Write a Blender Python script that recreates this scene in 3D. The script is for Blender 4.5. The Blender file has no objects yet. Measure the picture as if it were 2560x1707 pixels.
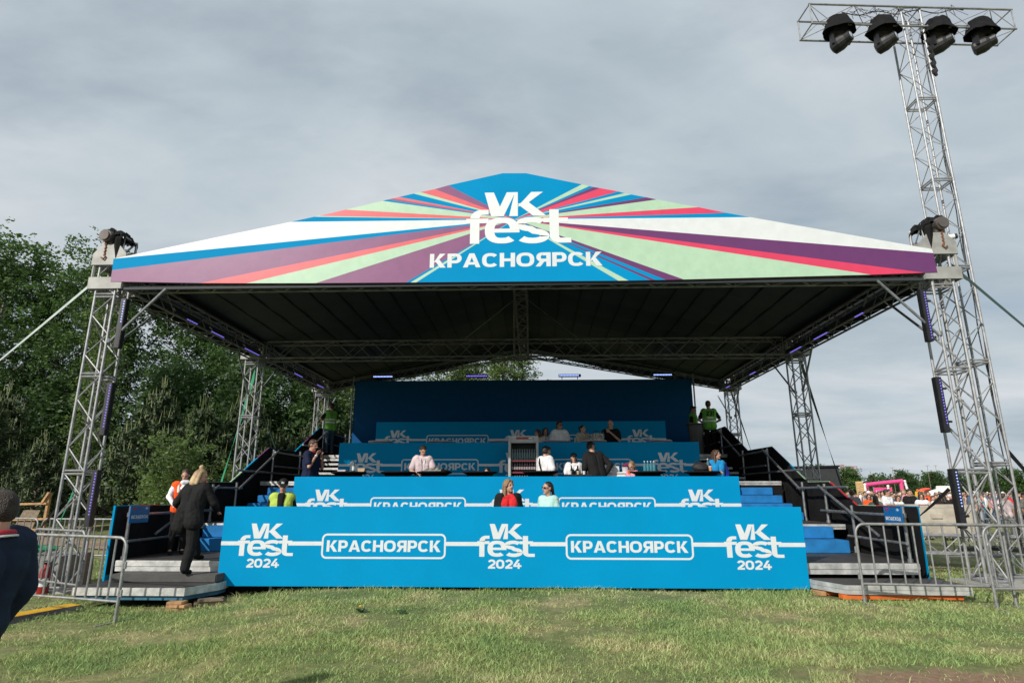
import bpy, bmesh, math, random
import numpy as np
from mathutils import Vector as V, Matrix as M, noise as mnoise
R = math.radians
rnd = random.Random(7)
S = bpy.context.scene
COL = S.collection
PI = math.pi

# ------------------------------------------------------------------ camera, sky, sun, exposure
cd = bpy.data.cameras.new("camera")
cam = bpy.data.objects.new("camera", cd)
COL.objects.link(cam)
cam.location = (0, 0, 1.5)
cam.rotation_euler = (R(90 + 14.2), 0, R(2.0))
cd.sensor_width = 36
cd.lens = 36 * 1500 / 2560
cd.clip_start = 0.05
cd.clip_end = 2000
S.camera = cam

SUN_EL, SUN_AZ = 32.0, 38.0            # azimuth: degrees to the left of straight behind the camera
to_sun = V((-math.sin(R(SUN_AZ)) * math.cos(R(SUN_EL)), -math.cos(R(SUN_AZ)) * math.cos(R(SUN_EL)), math.sin(R(SUN_EL))))
sl = bpy.data.lights.new("sun", 'SUN')
sl.energy = 4.5
sl.angle = R(0.6)
sl.color = (1.0, 0.945, 0.86)
so = bpy.data.objects.new("sun", sl)
COL.objects.link(so)
so.rotation_euler = to_sun.to_track_quat('Z', 'Y').to_euler()

W = bpy.data.worlds.new("World")
S.world = W
W.use_nodes = True
wn, wl = W.node_tree.nodes, W.node_tree.links
wn.clear()


def N(nodes, t, **k):
    n = nodes.new(t)
    for a, b in k.items():
        setattr(n, a, b)
    return n


def math_node(nodes, links, op, a, b=None, clamp=False):
    n = nodes.new('ShaderNodeMath')
    n.operation = op
    n.use_clamp = clamp
    for i, x in enumerate((a, b)):
        if x is None:
            continue
        if isinstance(x, (int, float)):
            n.inputs[i].default_value = x
        else:
            links.new(x, n.inputs[i])
    return n.outputs[0]


def ramp(nodes, links, fac, stops, interp='LINEAR'):
    n = nodes.new('ShaderNodeValToRGB')
    n.color_ramp.interpolation = interp
    e = n.color_ramp.elements
    while len(e) < len(stops):
        e.new(0.5)
    for i, (p, c) in enumerate(stops):
        e[i].position = p
        e[i].color = (*c, 1) if len(c) == 3 else c
    links.new(fac, n.inputs[0])
    return n.outputs[0]


sky = N(wn, 'ShaderNodeTexSky', sky_type='NISHITA', sun_disc=False)
sky.sun_elevation = R(SUN_EL)
sky.sun_rotation = math.atan2(to_sun.x, to_sun.y)
sky.air_density = 1.0
sky.dust_density = 2.5
sky.ozone_density = 1.2
tc = N(wn, 'ShaderNodeTexCoord')
sep = N(wn, 'ShaderNodeSeparateXYZ')
wl.new(tc.outputs['Generated'], sep.inputs[0])
zc = math_node(wn, wl, 'MAXIMUM', sep.outputs[2], 0.0)
den = math_node(wn, wl, 'ADD', zc, 0.17)
px = math_node(wn, wl, 'DIVIDE', sep.outputs[0], den)
py = math_node(wn, wl, 'DIVIDE', sep.outputs[1], den)
cmb = N(wn, 'ShaderNodeCombineXYZ')
wl.new(px, cmb.inputs[0])
wl.new(py, cmb.inputs[1])
mp = N(wn, 'ShaderNodeMapping')
mp.inputs['Rotation'].default_value = (0, 0, R(24))
mp.inputs['Scale'].default_value = (0.75, 1.2, 1)
mp.inputs['Location'].default_value = (3.1, 1.7, 0)
wl.new(cmb.outputs[0], mp.inputs[0])
n1 = N(wn, 'ShaderNodeTexNoise')
n1.inputs['Scale'].default_value = 0.9
n1.inputs['Detail'].default_value = 6
n1.inputs['Roughness'].default_value = 0.52
n1.inputs['Distortion'].default_value = 0.35
wl.new(mp.outputs[0], n1.inputs['Vector'])
n2 = N(wn, 'ShaderNodeTexNoise')
n2.inputs['Scale'].default_value = 2.3
n2.inputs['Detail'].default_value = 7
n2.inputs['Roughness'].default_value = 0.55
wl.new(mp.outputs[0], n2.inputs['Vector'])
CL = 10.0                                # cloud radiance is given in units of the background strength 0.1
n3 = N(wn, 'ShaderNodeTexNoise')
n3.inputs['Scale'].default_value = 3.1
n3.inputs['Detail'].default_value = 8
n3.inputs['Roughness'].default_value = 0.6
n3.inputs['Distortion'].default_value = 0.8
wl.new(mp.outputs[0], n3.inputs['Vector'])
cf_ = math_node(wn, wl, 'ADD', math_node(wn, wl, 'MULTIPLY', n1.outputs[0], 0.84), math_node(wn, wl, 'MULTIPLY', n3.outputs[0], 0.16))
shade = ramp(wn, wl, cf_, [(0.33, tuple(c * CL for c in (0.37, 0.45, 0.52))), (0.48, tuple(c * CL for c in (0.51, 0.585, 0.64))), (0.64, tuple(c * CL for c in (0.68, 0.72, 0.755)))])
gap = ramp(wn, wl, n2.outputs[0], [(0.50, (0, 0, 0)), (0.74, (0.34, 0.34, 0.34))])
mx = N(wn, 'ShaderNodeMix', data_type='RGBA')
wl.new(gap, mx.inputs[0])
wl.new(shade, mx.inputs[6])
skyg = N(wn, 'ShaderNodeMix', data_type='RGBA', blend_type='MULTIPLY')
skyg.inputs[0].default_value = 1
wl.new(sky.outputs[0], skyg.inputs[6])
skyg.inputs[7].default_value = (1, 1, 1, 1)
wl.new(skyg.outputs[2], mx.inputs[7])
bg = N(wn, 'ShaderNodeBackground')
bg.inputs[1].default_value = 0.1
wl.new(mx.outputs[2], bg.inputs[0])
wo = N(wn, 'ShaderNodeOutputWorld')
wl.new(bg.outputs[0], wo.inputs[0])

S.view_settings.view_transform = 'Standard'
S.view_settings.look = 'None'
S.view_settings.exposure = 0.0
S.view_settings.gamma = 1.0
try:
    S.cycles.use_denoising = True
    S.cycles.max_bounces = 6
    S.cycles.transparent_max_bounces = 16
    S.cycles.sample_clamp_indirect = 4
except Exception:
    pass

# ------------------------------------------------------------------ materials


def mat(name, col, rough=0.6, metal=0.0, var=0.12, vscale=6.0, bump=0.0, bscale=40.0, emit=None, estr=1.0, col2=None, spec=0.5, island=0.0, trans=0.0):
    m = bpy.data.materials.new(name)
    m.use_nodes = True
    n, l = m.node_tree.nodes, m.node_tree.links
    b = n['Principled BSDF']
    b.inputs['Roughness'].default_value = rough
    b.inputs['Metallic'].default_value = metal
    b.inputs['Specular IOR Level'].default_value = spec
    g = N(n, 'ShaderNodeTexCoord')
    t = N(n, 'ShaderNodeTexNoise')
    t.inputs['Scale'].default_value = vscale
    t.inputs['Detail'].default_value = 4
    l.new(g.outputs['Object'], t.inputs['Vector'])
    c2 = col2 if col2 else tuple(c * (1 - var) for c in col)
    c1 = col if col2 else tuple(min(1, c * (1 + var * 0.5)) for c in col)
    out = ramp(n, l, t.outputs[0], [(0.35, c2), (0.65, c1)])
    if island:
        geo = N(n, 'ShaderNodeNewGeometry')
        hs = N(n, 'ShaderNodeHueSaturation')
        v = math_node(n, l, 'MULTIPLY_ADD', geo.outputs['Random Per Island'], island * 2)
        v.node.inputs[2].default_value = 1 - island
        l.new(v, hs.inputs['Value'])
        l.new(out, hs.inputs['Color'])
        out = hs.outputs[0]
    l.new(out, b.inputs['Base Color'])
    if bump:
        bt = N(n, 'ShaderNodeTexNoise')
        bt.inputs['Scale'].default_value = bscale
        bt.inputs['Detail'].default_value = 3
        l.new(g.outputs['Object'], bt.inputs['Vector'])
        bn = N(n, 'ShaderNodeBump')
        bn.inputs['Strength'].default_value = bump
        bn.inputs['Distance'].default_value = 0.02
        l.new(bt.outputs[0], bn.inputs['Height'])
        l.new(bn.outputs[0], b.inputs['Normal'])
    if emit:
        b.inputs['Emission Color'].default_value = (*emit, 1)
        b.inputs['Emission Strength'].default_value = estr
    if trans:
        tr = N(n, 'ShaderNodeBsdfTranslucent')
        l.new(out, tr.inputs[0])
        ms = N(n, 'ShaderNodeMixShader')
        ms.inputs[0].default_value = trans
        l.new(b.outputs[0], ms.inputs[1])
        l.new(tr.outputs[0], ms.inputs[2])
        l.new(ms.outputs[0], n['Material Output'].inputs[0])
    return m


def srgb(r, g, b):
    f = lambda c: (c / 255 / 12.92) if c / 255 <= 0.04045 else ((c / 255 + 0.055) / 1.055) ** 2.4
    return (f(r), f(g), f(b))


BLUE = mat("blue_print", (0.001, 0.255, 0.515), 0.6, var=0.05, vscale=1.3, bump=0.05, bscale=3, spec=.04)
WHITE = mat("white_print", (0.64, 0.67, 0.69), 0.45, var=0.04)
WALLBLUE = mat("shaded_blue_print", (0.002, 0.075, 0.22), 0.7, var=0.06, spec=.15)  # panel blue darkened: the roof's shade is put into the wall colour
ALU = mat("aluminium", (0.34, 0.345, 0.355), 0.5, 0.45, var=0.25, vscale=9)
ALUPLATE = mat("aluminium_plate", (0.33, 0.33, 0.315), 0.6, 0.15, var=0.2, vscale=5)
STEEL = mat("galvanised_steel", (0.30, 0.30, 0.30), 0.5, 0.5, var=0.25, vscale=14)
PIPE = mat("scaffold_pipe", (0.30, 0.31, 0.32), 0.42, 0.7, var=0.3, vscale=12)
ALUEDGE = mat("deck_edge_aluminium", (0.55, 0.55, 0.54), 0.5, 0.4, var=0.3, vscale=7, bump=0.1)
DECK = mat("deck_plywood", (0.045, 0.042, 0.04), 0.6, var=0.35, vscale=2.5, bump=0.08)
FOAM = mat("grey_foam", (0.075, 0.073, 0.07), 0.9, var=0.2, bump=0.3)
CARPET = mat("blue_carpet", (0.006, 0.16, 0.42), 0.85, var=0.2, vscale=5, bump=0.2, bscale=90)
BLACK = mat("black_cloth", (0.010, 0.010, 0.011), 0.85, var=0.4, vscale=3, bump=0.6, bscale=7, spec=0.2)
BLACKP = mat("black_plastic", (0.012, 0.012, 0.014), 0.5, var=0.3)
CANOPY = mat("dark_canopy", (0.030, 0.039, 0.044), 0.7, var=0.15, vscale=0.6)
SEAM = mat("canopy_seam", (0.012, 0.013, 0.014), 0.7)
LED = mat("violet_led", (0.03, 0.02, 0.08), 0.4, emit=(0.26, 0.20, 1.0), estr=1.1)
LEDB = mat("blue_led", (0.02, 0.03, 0.08), 0.4, emit=(0.30, 0.42, 1.0), estr=2.0)
LEDOFF = mat("dark_led", (0.015, 0.015, 0.03), 0.3, emit=(0.02, 0.02, 0.12), estr=0.5)
GLASS = mat("lens_glass", (0.55, 0.6, 0.65), 0.05, 0.6)
CONCRETE = mat("concrete", (0.42, 0.38, 0.31), 0.9, var=0.22, vscale=3.5, bump=0.3, bscale=25)
CONCRETED = mat("grey_concrete", (0.20, 0.20, 0.19), 0.9, var=0.25, vscale=4, bump=0.3, bscale=25)
WOOD = mat("raw_wood", (0.42, 0.24, 0.11), 0.7, var=0.3, vscale=9, bump=0.2)
WOODD = mat("weathered_wood", (0.22, 0.17, 0.12), 0.8, var=0.3, vscale=9, bump=0.2)
ORANGEW = mat("orange_beam", (0.62, 0.13, 0.02), 0.6, var=0.2)
YELLOW = mat("yellow_cover", (0.75, 0.42, 0.02), 0.5, var=0.12)
RED = mat("red_paint", (0.30, 0.015, 0.015), 0.4)  # red kept dark to carry the shade where the extinguisher stands
RUST = mat("rusty_chain", (0.22, 0.09, 0.05), 0.7, 0.3)
GREEN = mat("green_strap", (0.02, 0.24, 0.12), 0.7)
PALESTRAP = mat("pale_strap", (0.42, 0.48, 0.46), 0.7)
DARKSTRAP = mat("dark_strap", (0.03, 0.06, 0.055), 0.7)
PINK = mat("pink_vinyl", (0.75, 0.07, 0.26), 0.45)
CORAL = mat("coral_vinyl", (0.80, 0.10, 0.07), 0.45)
BEIGE = mat("striped_beige", (0.62, 0.42, 0.20), 0.7)
TENT = mat("white_tent", (0.78, 0.78, 0.76), 0.7)
DARKGREY = mat("dark_grey_panel", (0.03, 0.032, 0.035), 0.7)
GREYCLOTH = mat("grey_stretch_cloth", (0.13, 0.125, 0.125), 0.8, bump=0.1)
LILACWHITE = mat("white_table_cloth", (0.55, 0.53, 0.58), 0.7)

# ------------------------------------------------------------------ mesh collector


class MB:
    def __init__(s):
        s.v, s.f, s.m = [], [], []

    def add(s, vs, fs, mi=0):
        b = len(s.v)
        s.v += [tuple(p) for p in vs]
        for f in fs:
            s.f.append([b + i for i in f])
            s.m.append(mi)
        return s

    def tube(s, a, b, r, n=6, r2=None, cap=True, mi=0):
        a, b = V(a), V(b)
        d = b - a
        if d.length < 1e-6:
            return s
        d.normalize()
        u = d.orthogonal().normalized()
        w = d.cross(u)
        r2 = r if r2 is None else r2
        vs = [a + (u * math.cos(2 * PI * i / n) + w * math.sin(2 * PI * i / n)) * r for i in range(n)]
        vs += [b + (u * math.cos(2 * PI * i / n) + w * math.sin(2 * PI * i / n)) * r2 for i in range(n)]
        fs = [(i, (i + 1) % n, n + (i + 1) % n, n + i) for i in range(n)]
        if cap:
            fs += [tuple(range(n - 1, -1, -1)), tuple(range(n, 2 * n))]
        return s.add(vs, fs, mi)

    def path(s, pts, r, n=6, mi=0):
        pts = [V(p) for p in pts]
        k = len(pts)
        t0 = (pts[1] - pts[0]).normalized()
        u = t0.orthogonal().normalized()
        vs = []
        for i, p in enumerate(pts):
            t = (pts[min(i + 1, k - 1)] - pts[max(i - 1, 0)]).normalized()
            u = (u - t * u.dot(t)).normalized()
            w = t.cross(u)
            rr = r[i] if isinstance(r, (list, tuple)) else r
            vs += [p + (u * math.cos(2 * PI * j / n) + w * math.sin(2 * PI * j / n)) * rr for j in range(n)]
        fs = [(i * n + j, i * n + (j + 1) % n, (i + 1) * n + (j + 1) % n, (i + 1) * n + j) for i in range(k - 1) for j in range(n)]
        fs += [tuple(range(n - 1, -1, -1)), tuple(range((k - 1) * n, k * n))]
        return s.add(vs, fs, mi)

    def box(s, lo, hi, mi=0, bev=0.0, mtx=None):
        (x0, y0, z0), (x1, y1, z1) = lo, hi
        if bev > 0:
            bm = bmesh.new()
            bmesh.ops.create_cube(bm, size=1)
            for q in bm.verts:
                q.co = V(((x0 + x1) / 2 + q.co.x * (x1 - x0), (y0 + y1) / 2 + q.co.y * (y1 - y0), (z0 + z1) / 2 + q.co.z * (z1 - z0)))
            bmesh.ops.bevel(bm, geom=bm.edges[:], offset=bev, segments=2, affect='EDGES')
            bm.verts.index_update()
            vs = [q.co.copy() for q in bm.verts]
            fs = [[q.index for q in f.verts] for f in bm.faces]
            bm.free()
        else:
            vs = [V(p) for p in ((x0, y0, z0), (x1, y0, z0), (x1, y1, z0), (x0, y1, z0), (x0, y0, z1), (x1, y0, z1), (x1, y1, z1), (x0, y1, z1))]
            fs = [(3, 2, 1, 0), (4, 5, 6, 7), (0, 1, 5, 4), (1, 2, 6, 5), (2, 3, 7, 6), (3, 0, 4, 7)]
        if mtx is not None:
            vs = [mtx @ q for q in vs]
        return s.add(vs, fs, mi)

    def prism(s, poly, axis, a, b, mi=0):
        """polygon in the two other axes, extruded along axis 'x','y' or 'z' from a to b"""
        def P(p, t):
            return {'x': (t, p[0], p[1]), 'y': (p[0], t, p[1]), 'z': (p[0], p[1], t)}[axis]
        n = len(poly)
        vs = [P(p, a) for p in poly] + [P(p, b) for p in poly]
        fs = [(i, (i + 1) % n, n + (i + 1) % n, n + i) for i in range(n)] + [tuple(range(n - 1, -1, -1)), tuple(range(n, 2 * n))]
        return s.add(vs, fs, mi)

    def lathe(s, prof, c, n=24, mi=0, wob=0.0):
        vs = []
        for r, z in prof:
            for j in range(n):
                a = 2 * PI * j / n
                q = r * (1 + wob * math.sin(4 * a))
                vs.append((c[0] + q * math.cos(a), c[1] + q * math.sin(a), c[2] + z))
        k = len(prof)
        fs = [(i * n + j, i * n + (j + 1) % n, (i + 1) * n + (j + 1) % n, (i + 1) * n + j) for i in range(k - 1) for j in range(n)]
        if prof[0][0] > 1e-4:
            fs.append(tuple(range(n - 1, -1, -1)))
        if prof[-1][0] > 1e-4:
            fs.append(tuple(range((k - 1) * n, k * n)))
        return s.add(vs, fs, mi)

    def ell(s, c, r, n=12, m=8, mtx=None, mi=0):
        c = V(c)
        vs = [V((0, 0, r[2]))]
        for i in range(1, m):
            t = PI * i / m
            for j in range(n):
                a = 2 * PI * j / n
                vs.append(V((r[0] * math.sin(t) * math.cos(a), r[1] * math.sin(t) * math.sin(a), r[2] * math.cos(t))))
        vs.append(V((0, 0, -r[2])))
        fs = [(0, 1 + j, 1 + (j + 1) % n) for j in range(n)]
        for i in range(m - 2):
            for j in range(n):
                a, b = 1 + i * n + j, 1 + i * n + (j + 1) % n
                fs.append((a, a + n, b + n, b))
        L = len(vs) - 1
        fs += [(L, 1 + (m - 2) * n + (j + 1) % n, 1 + (m - 2) * n + j) for j in range(n)]
        if mtx is not None:
            vs = [mtx @ q for q in vs]
        return s.add([q + c for q in vs], fs, mi)

    def cap(s, a, b, ra, rb, n=12):
        a, b = V(a), V(b)
        d = (b - a)
        if d.length < 1e-5:
            return s.ell(a, (ra,) * 3)
        d.normalize()
        pts, rs = [], []
        for t in (-1, -0.8, -0.45, 0):
            pts.append(a + d * ra * t)
            rs.append(ra * math.sqrt(max(0.0004, 1 - t * t)))
        for t in (0, 0.45, 0.8, 1):
            pts.append(b + d * rb * t)
            rs.append(rb * math.sqrt(max(0.0004, 1 - t * t)))
        return s.path(pts, rs, n)

    def build(s, name, mats, parent=None, org=(0, 0, 0), smooth=False):
        me = bpy.data.meshes.new(name)
        o = V(org)
        me.from_pydata([V(p) - o for p in s.v], [], s.f)
        mats = mats if isinstance(mats, (list, tuple)) else [mats]
        for q in mats:
            me.materials.append(q)
        if len(mats) > 1:
            me.polygons.foreach_set('material_index', s.m)
        if smooth:
            me.polygons.foreach_set('use_smooth', [True] * len(me.polygons))
        bm = bmesh.new()
        bm.from_mesh(me)
        bmesh.ops.recalc_face_normals(bm, faces=bm.faces)
        bm.to_mesh(me)
        bm.free()
        if smooth:
            me.set_sharp_from_angle(angle=R(50))
        ob = bpy.data.objects.new(name, me)
        COL.objects.link(ob)
        if parent:
            ob.parent = parent
        else:
            ob.location = o
        return ob


def tag(o, label=None, cat=None, group=None, kind=None):
    for k, v in (('label', label), ('category', cat), ('group', group), ('kind', kind)):
        if v:
            o[k] = v
    return o


def thing(name, label, cat, loc=(0, 0, 0), rz=0.0, group=None):
    o = bpy.data.objects.new(name, None)
    o.empty_display_size = 0.2
    COL.objects.link(o)
    o.location = loc
    o.rotation_euler = (0, 0, rz)
    return tag(o, label, cat, group)


def dup(root, loc, rz=None, label=None, group=None, scale=None):
    def cp(o, par):
        c = o.copy()
        COL.objects.link(c)
        if par is not None:
            c.parent = par
        for ch in o.children:
            cp(ch, c)
        return c
    r = cp(root, None)
    r.location = loc
    if rz is not None:
        r.rotation_euler = (0, 0, rz)
    if scale:
        r.scale = scale if isinstance(scale, tuple) else (scale,) * 3
    return tag(r, label, None, group)


def sstep(a, b, x):
    t = min(1, max(0, (x - a) / (b - a)))
    return t * t * (3 - 2 * t)


def gz(x, y):
    """height of the ground"""
    q = sstep(8.0, 5.0, y)
    z = -0.17 * sstep(-3.0 + 1.5 * q, -5.4 + 2.2 * q, x)
    z = min(z, 0) - 0.15 * sstep(11, 15, y) * sstep(-5.4, -3.0, x)
    z += 0.04 * max(0, min(y, 60) - 18) * sstep(-9, -14, x)
    z += 0.03 * mnoise.noise(V((x * 0.5, y * 0.5, 0))) * (1 if abs(x + 0.4) < 40 and y < 40 else 0)
    return z


# ------------------------------------------------------------------ box truss
def truss(mb, a, b, s=0.4, r=0.025, rb=0.011, up=(0, 0, 1), n=None, frames=True, tri=False):
    a, b = V(a), V(b)
    d = (b - a)
    L = d.length
    d.normalize()
    up = V(up)
    if abs(d.dot(up)) > 0.95:
        up = V((0, 1, 0))
    u = d.cross(up).normalized()
    w = u.cross(d)
    h = s / 2 - r
    cs = [u * h + w * h, -u * h + w * h, -u * h - w * h, u * h - w * h]
    for c in cs:
        mb.tube(a + c, b + c, r, 7)
    n = n or max(1, round(L / (s * 0.95)))
    for k in range(n):
        p, q = a + d * L * k / n, a + d * L * (k + 1) / n
        for j in range(4):
            c0, c1 = cs[j], cs[(j + 1) % 4]
            if (k + j) % 2:
                c0, c1 = c1, c0
            mb.tube(p + c0, q + c1, rb, 5, cap=False)
    if frames:
        for t in (r, L - r):
            for j in range(4):
                mb.tube(a + d * t + cs[j], a + d * t + cs[(j + 1) % 4], r * 0.7, 6, cap=False)
    return mb

# ------------------------------------------------------------------ lettering: wide heavy grotesque drawn as strokes
def arc(cx, cy, rx, ry, a0, a1, n=14, e=2.6):
    out = []
    for i in range(n + 1):
        t = R(a0 + (a1 - a0) * i / n)
        c, s_ = math.cos(t), math.sin(t)
        out.append((cx + rx * math.copysign(abs(c) ** (2 / e), c), cy + ry * math.copysign(abs(s_) ** (2 / e), s_)))
    return out


def stroke(pts, wx, wy):
    """thick line along pts: width wx where it runs vertically, wy where it runs horizontally"""
    L_, R_ = [], []
    k = len(pts)
    for i, p in enumerate(pts):
        a, b = pts[max(i - 1, 0)], pts[min(i + 1, k - 1)]
        tx, ty = b[0] - a[0], b[1] - a[1]
        l = math.hypot(tx, ty) or 1
        nx, ny = -ty / l, tx / l
        L_.append((p[0] + nx * wx / 2, p[1] + ny * wy / 2))
        R_.append((p[0] - nx * wx / 2, p[1] - ny * wy / 2))
    return (L_ + R_, [(i, i + 1, k + i + 1, k + i) for i in range(k - 1)])


def poly(*p):
    return (list(p), [tuple(range(len(p)))])


def rect(x0, y0, x1, y1):
    return poly((x0, y0), (x1, y0), (x1, y1), (x0, y1))


SW, SH = 0.265, 0.212                     # stem and bar weights


def bowl(x, y0, y1, w):
    """D-shaped bowl opening from a stem whose right edge is x"""
    h = SH / 2
    r = (y1 - y0) / 2 - h
    p = [(x - .02, y1 - h), (x + w - r - SW / 2, y1 - h)] + arc(x + w - r - SW / 2, (y0 + y1) / 2, r, r, 90, -90, 12, 2.2) + [(x - .02, y0 + h)]
    return stroke(p, SW, SH)


def mirror(gl, w):
    return [([(w - x, y) for x, y in v], f) for v, f in gl]


def glyph(c):
    g = {
        'K': ([rect(0, 0, SW, 1), poly((SW - .03, .36), (.60, 1), (.95, 1), (.42, .42)), poly((.30, .52), (.52, .66), (.98, 0), (.64, 0))], .98),
        'P': ([rect(0, 0, SW, 1), bowl(SW, .30, 1, .60)], .86),
        'A': ([poly((0, 0), (.28, 0), (.56, .80), (.56, 1), (.38, 1)), poly((1.06, 0), (.78, 0), (.50, .80), (.50, 1), (.68, 1)), rect(.26, .19, .80, .37)], 1.06),
        'C': ([stroke(arc(.50, .5, .50 - SW / 2, .5 - SH / 2, 38, 322, 26), SW, SH)], .98),
        'H': ([rect(0, 0, SW, 1), rect(.66, 0, .66 + SW, 1), rect(SW - .01, .40, .67, .60)], .91),
        'O': ([stroke(arc(.54, .5, .54 - SW / 2, .5 - SH / 2, 0, 360, 36), SW, SH)], 1.08),
        'V': ([poly((0, 1), (.29, 1), (.58, .30), (.58, 0), (.38, 0)), poly((.94, 1), (.70, 1), (.42, .30), (.42, 0), (.60, 0))], .94),
        'B': ([rect(0, 0, SW, 1), bowl(SW, .42, 1, .56), bowl(SW, 0, .58, .62)], .87),
        'E': ([rect(0, 0, SW, 1), rect(SW - .01, .8, .8, 1), rect(SW - .01, .4, .74, .6), rect(SW - .01, 0, .8, .2)], .8),
        '3': ([stroke([(.05, .86)] + arc(.40, .74, .27, .17, 110, -90, 10, 2.2), SW, SH), stroke(arc(.40, .31, .31, .21, 90, -160, 12, 2.2), SW, SH)], .84),
        'D': ([stroke([(.22, .16), (.34, .9), (.78, .9), (.78, .16)], SW, SH), rect(0, .1, 1.02, .28), rect(0, -.16, .2, .12), rect(.82, -.16, 1.02, .12)], 1.02),
        'X': ([poly((0, 1), (.32, 1), (.96, 0), (.64, 0)), poly((.64, 1), (.96, 1), (.32, 0), (0, 0))], .96),
        '1': ([rect(.22, 0, .46, 1), poly((0, .80), (0, .62), (.3, .74), (.3, .98))], .46),
        '2': ([stroke(arc(.45, .66, .31, .24, 165, -25, 14, 2.2) + [(.20, .17), (.16, .10)], SW * .95, SH * 1.05), rect(.03, 0, .84, .2)], .86),
        '0': ([stroke(arc(.48, .5, .48 - SW / 2, .5 - SH / 2, 0, 360, 30), SW, SH)], .96),
        '4': ([poly((.46, 1), (.74, 1), (.30, .38), (.02, .38)), rect(.02, .20, .94, .39), rect(.50, 0, .74, .62)], .94),
        'f': ([stroke([(.24, 0), (.24, .98)] + arc(.44, .96, .20, .26, 180, 90, 8, 2.0) + [(.62, 1.22)], .26, .19), rect(0, .79, .62, .97)], .60),
        'e': ([stroke(arc(.48, .5, .48 - SW / 2, .5 - SH / 2, 0, 312, 30), SW, SH), rect(.14, .42, .96, .57)], .96),
        's': ([stroke(arc(.46, .73, .32, .175, 28, 180, 12, 2.1) + arc(.46, .73, .32, .175, 180, 262, 5, 2.1) + arc(.48, .275, .34, .18, 82, 0, 5, 2.1)[0:] + arc(.48, .275, .34, .18, 0, -152, 12, 2.1), SW * .95, SH)], .92),
        't': ([stroke([(.28, 1.30), (.28, .28)] + arc(.46, .27, .18, .175, 180, 270, 7, 2.0) + [(.74, .095)], .26, .19), rect(-.02, .79, .66, .97)], .72),
    }
    if c == 'R':                        # Cyrillic ya
        return mirror([rect(0, 0, SW, 1), bowl(SW, .34, 1, .60), poly((.34, .42), (.62, .42), (.92, 0), (.62, 0))], .90), .90
    return g[c]


# map Cyrillic to the drawn shapes
CYR = {'К': 'K', 'Р': 'P', 'А': 'A', 'С': 'C', 'Н': 'H', 'О': 'O', 'Я': 'R', 'В': 'B', 'Е': 'E', 'З': '3', 'Д': 'D', 'Х': 'X'}


def lay(word, gap=.10):
    out, x = [], 0.0
    for ch in word:
        g, w = glyph(CYR.get(ch, ch))
        for v, f in g:
            out.append(([(x + p[0], p[1]) for p in v], f))
        x += w + gap
    return out, x - gap


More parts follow.
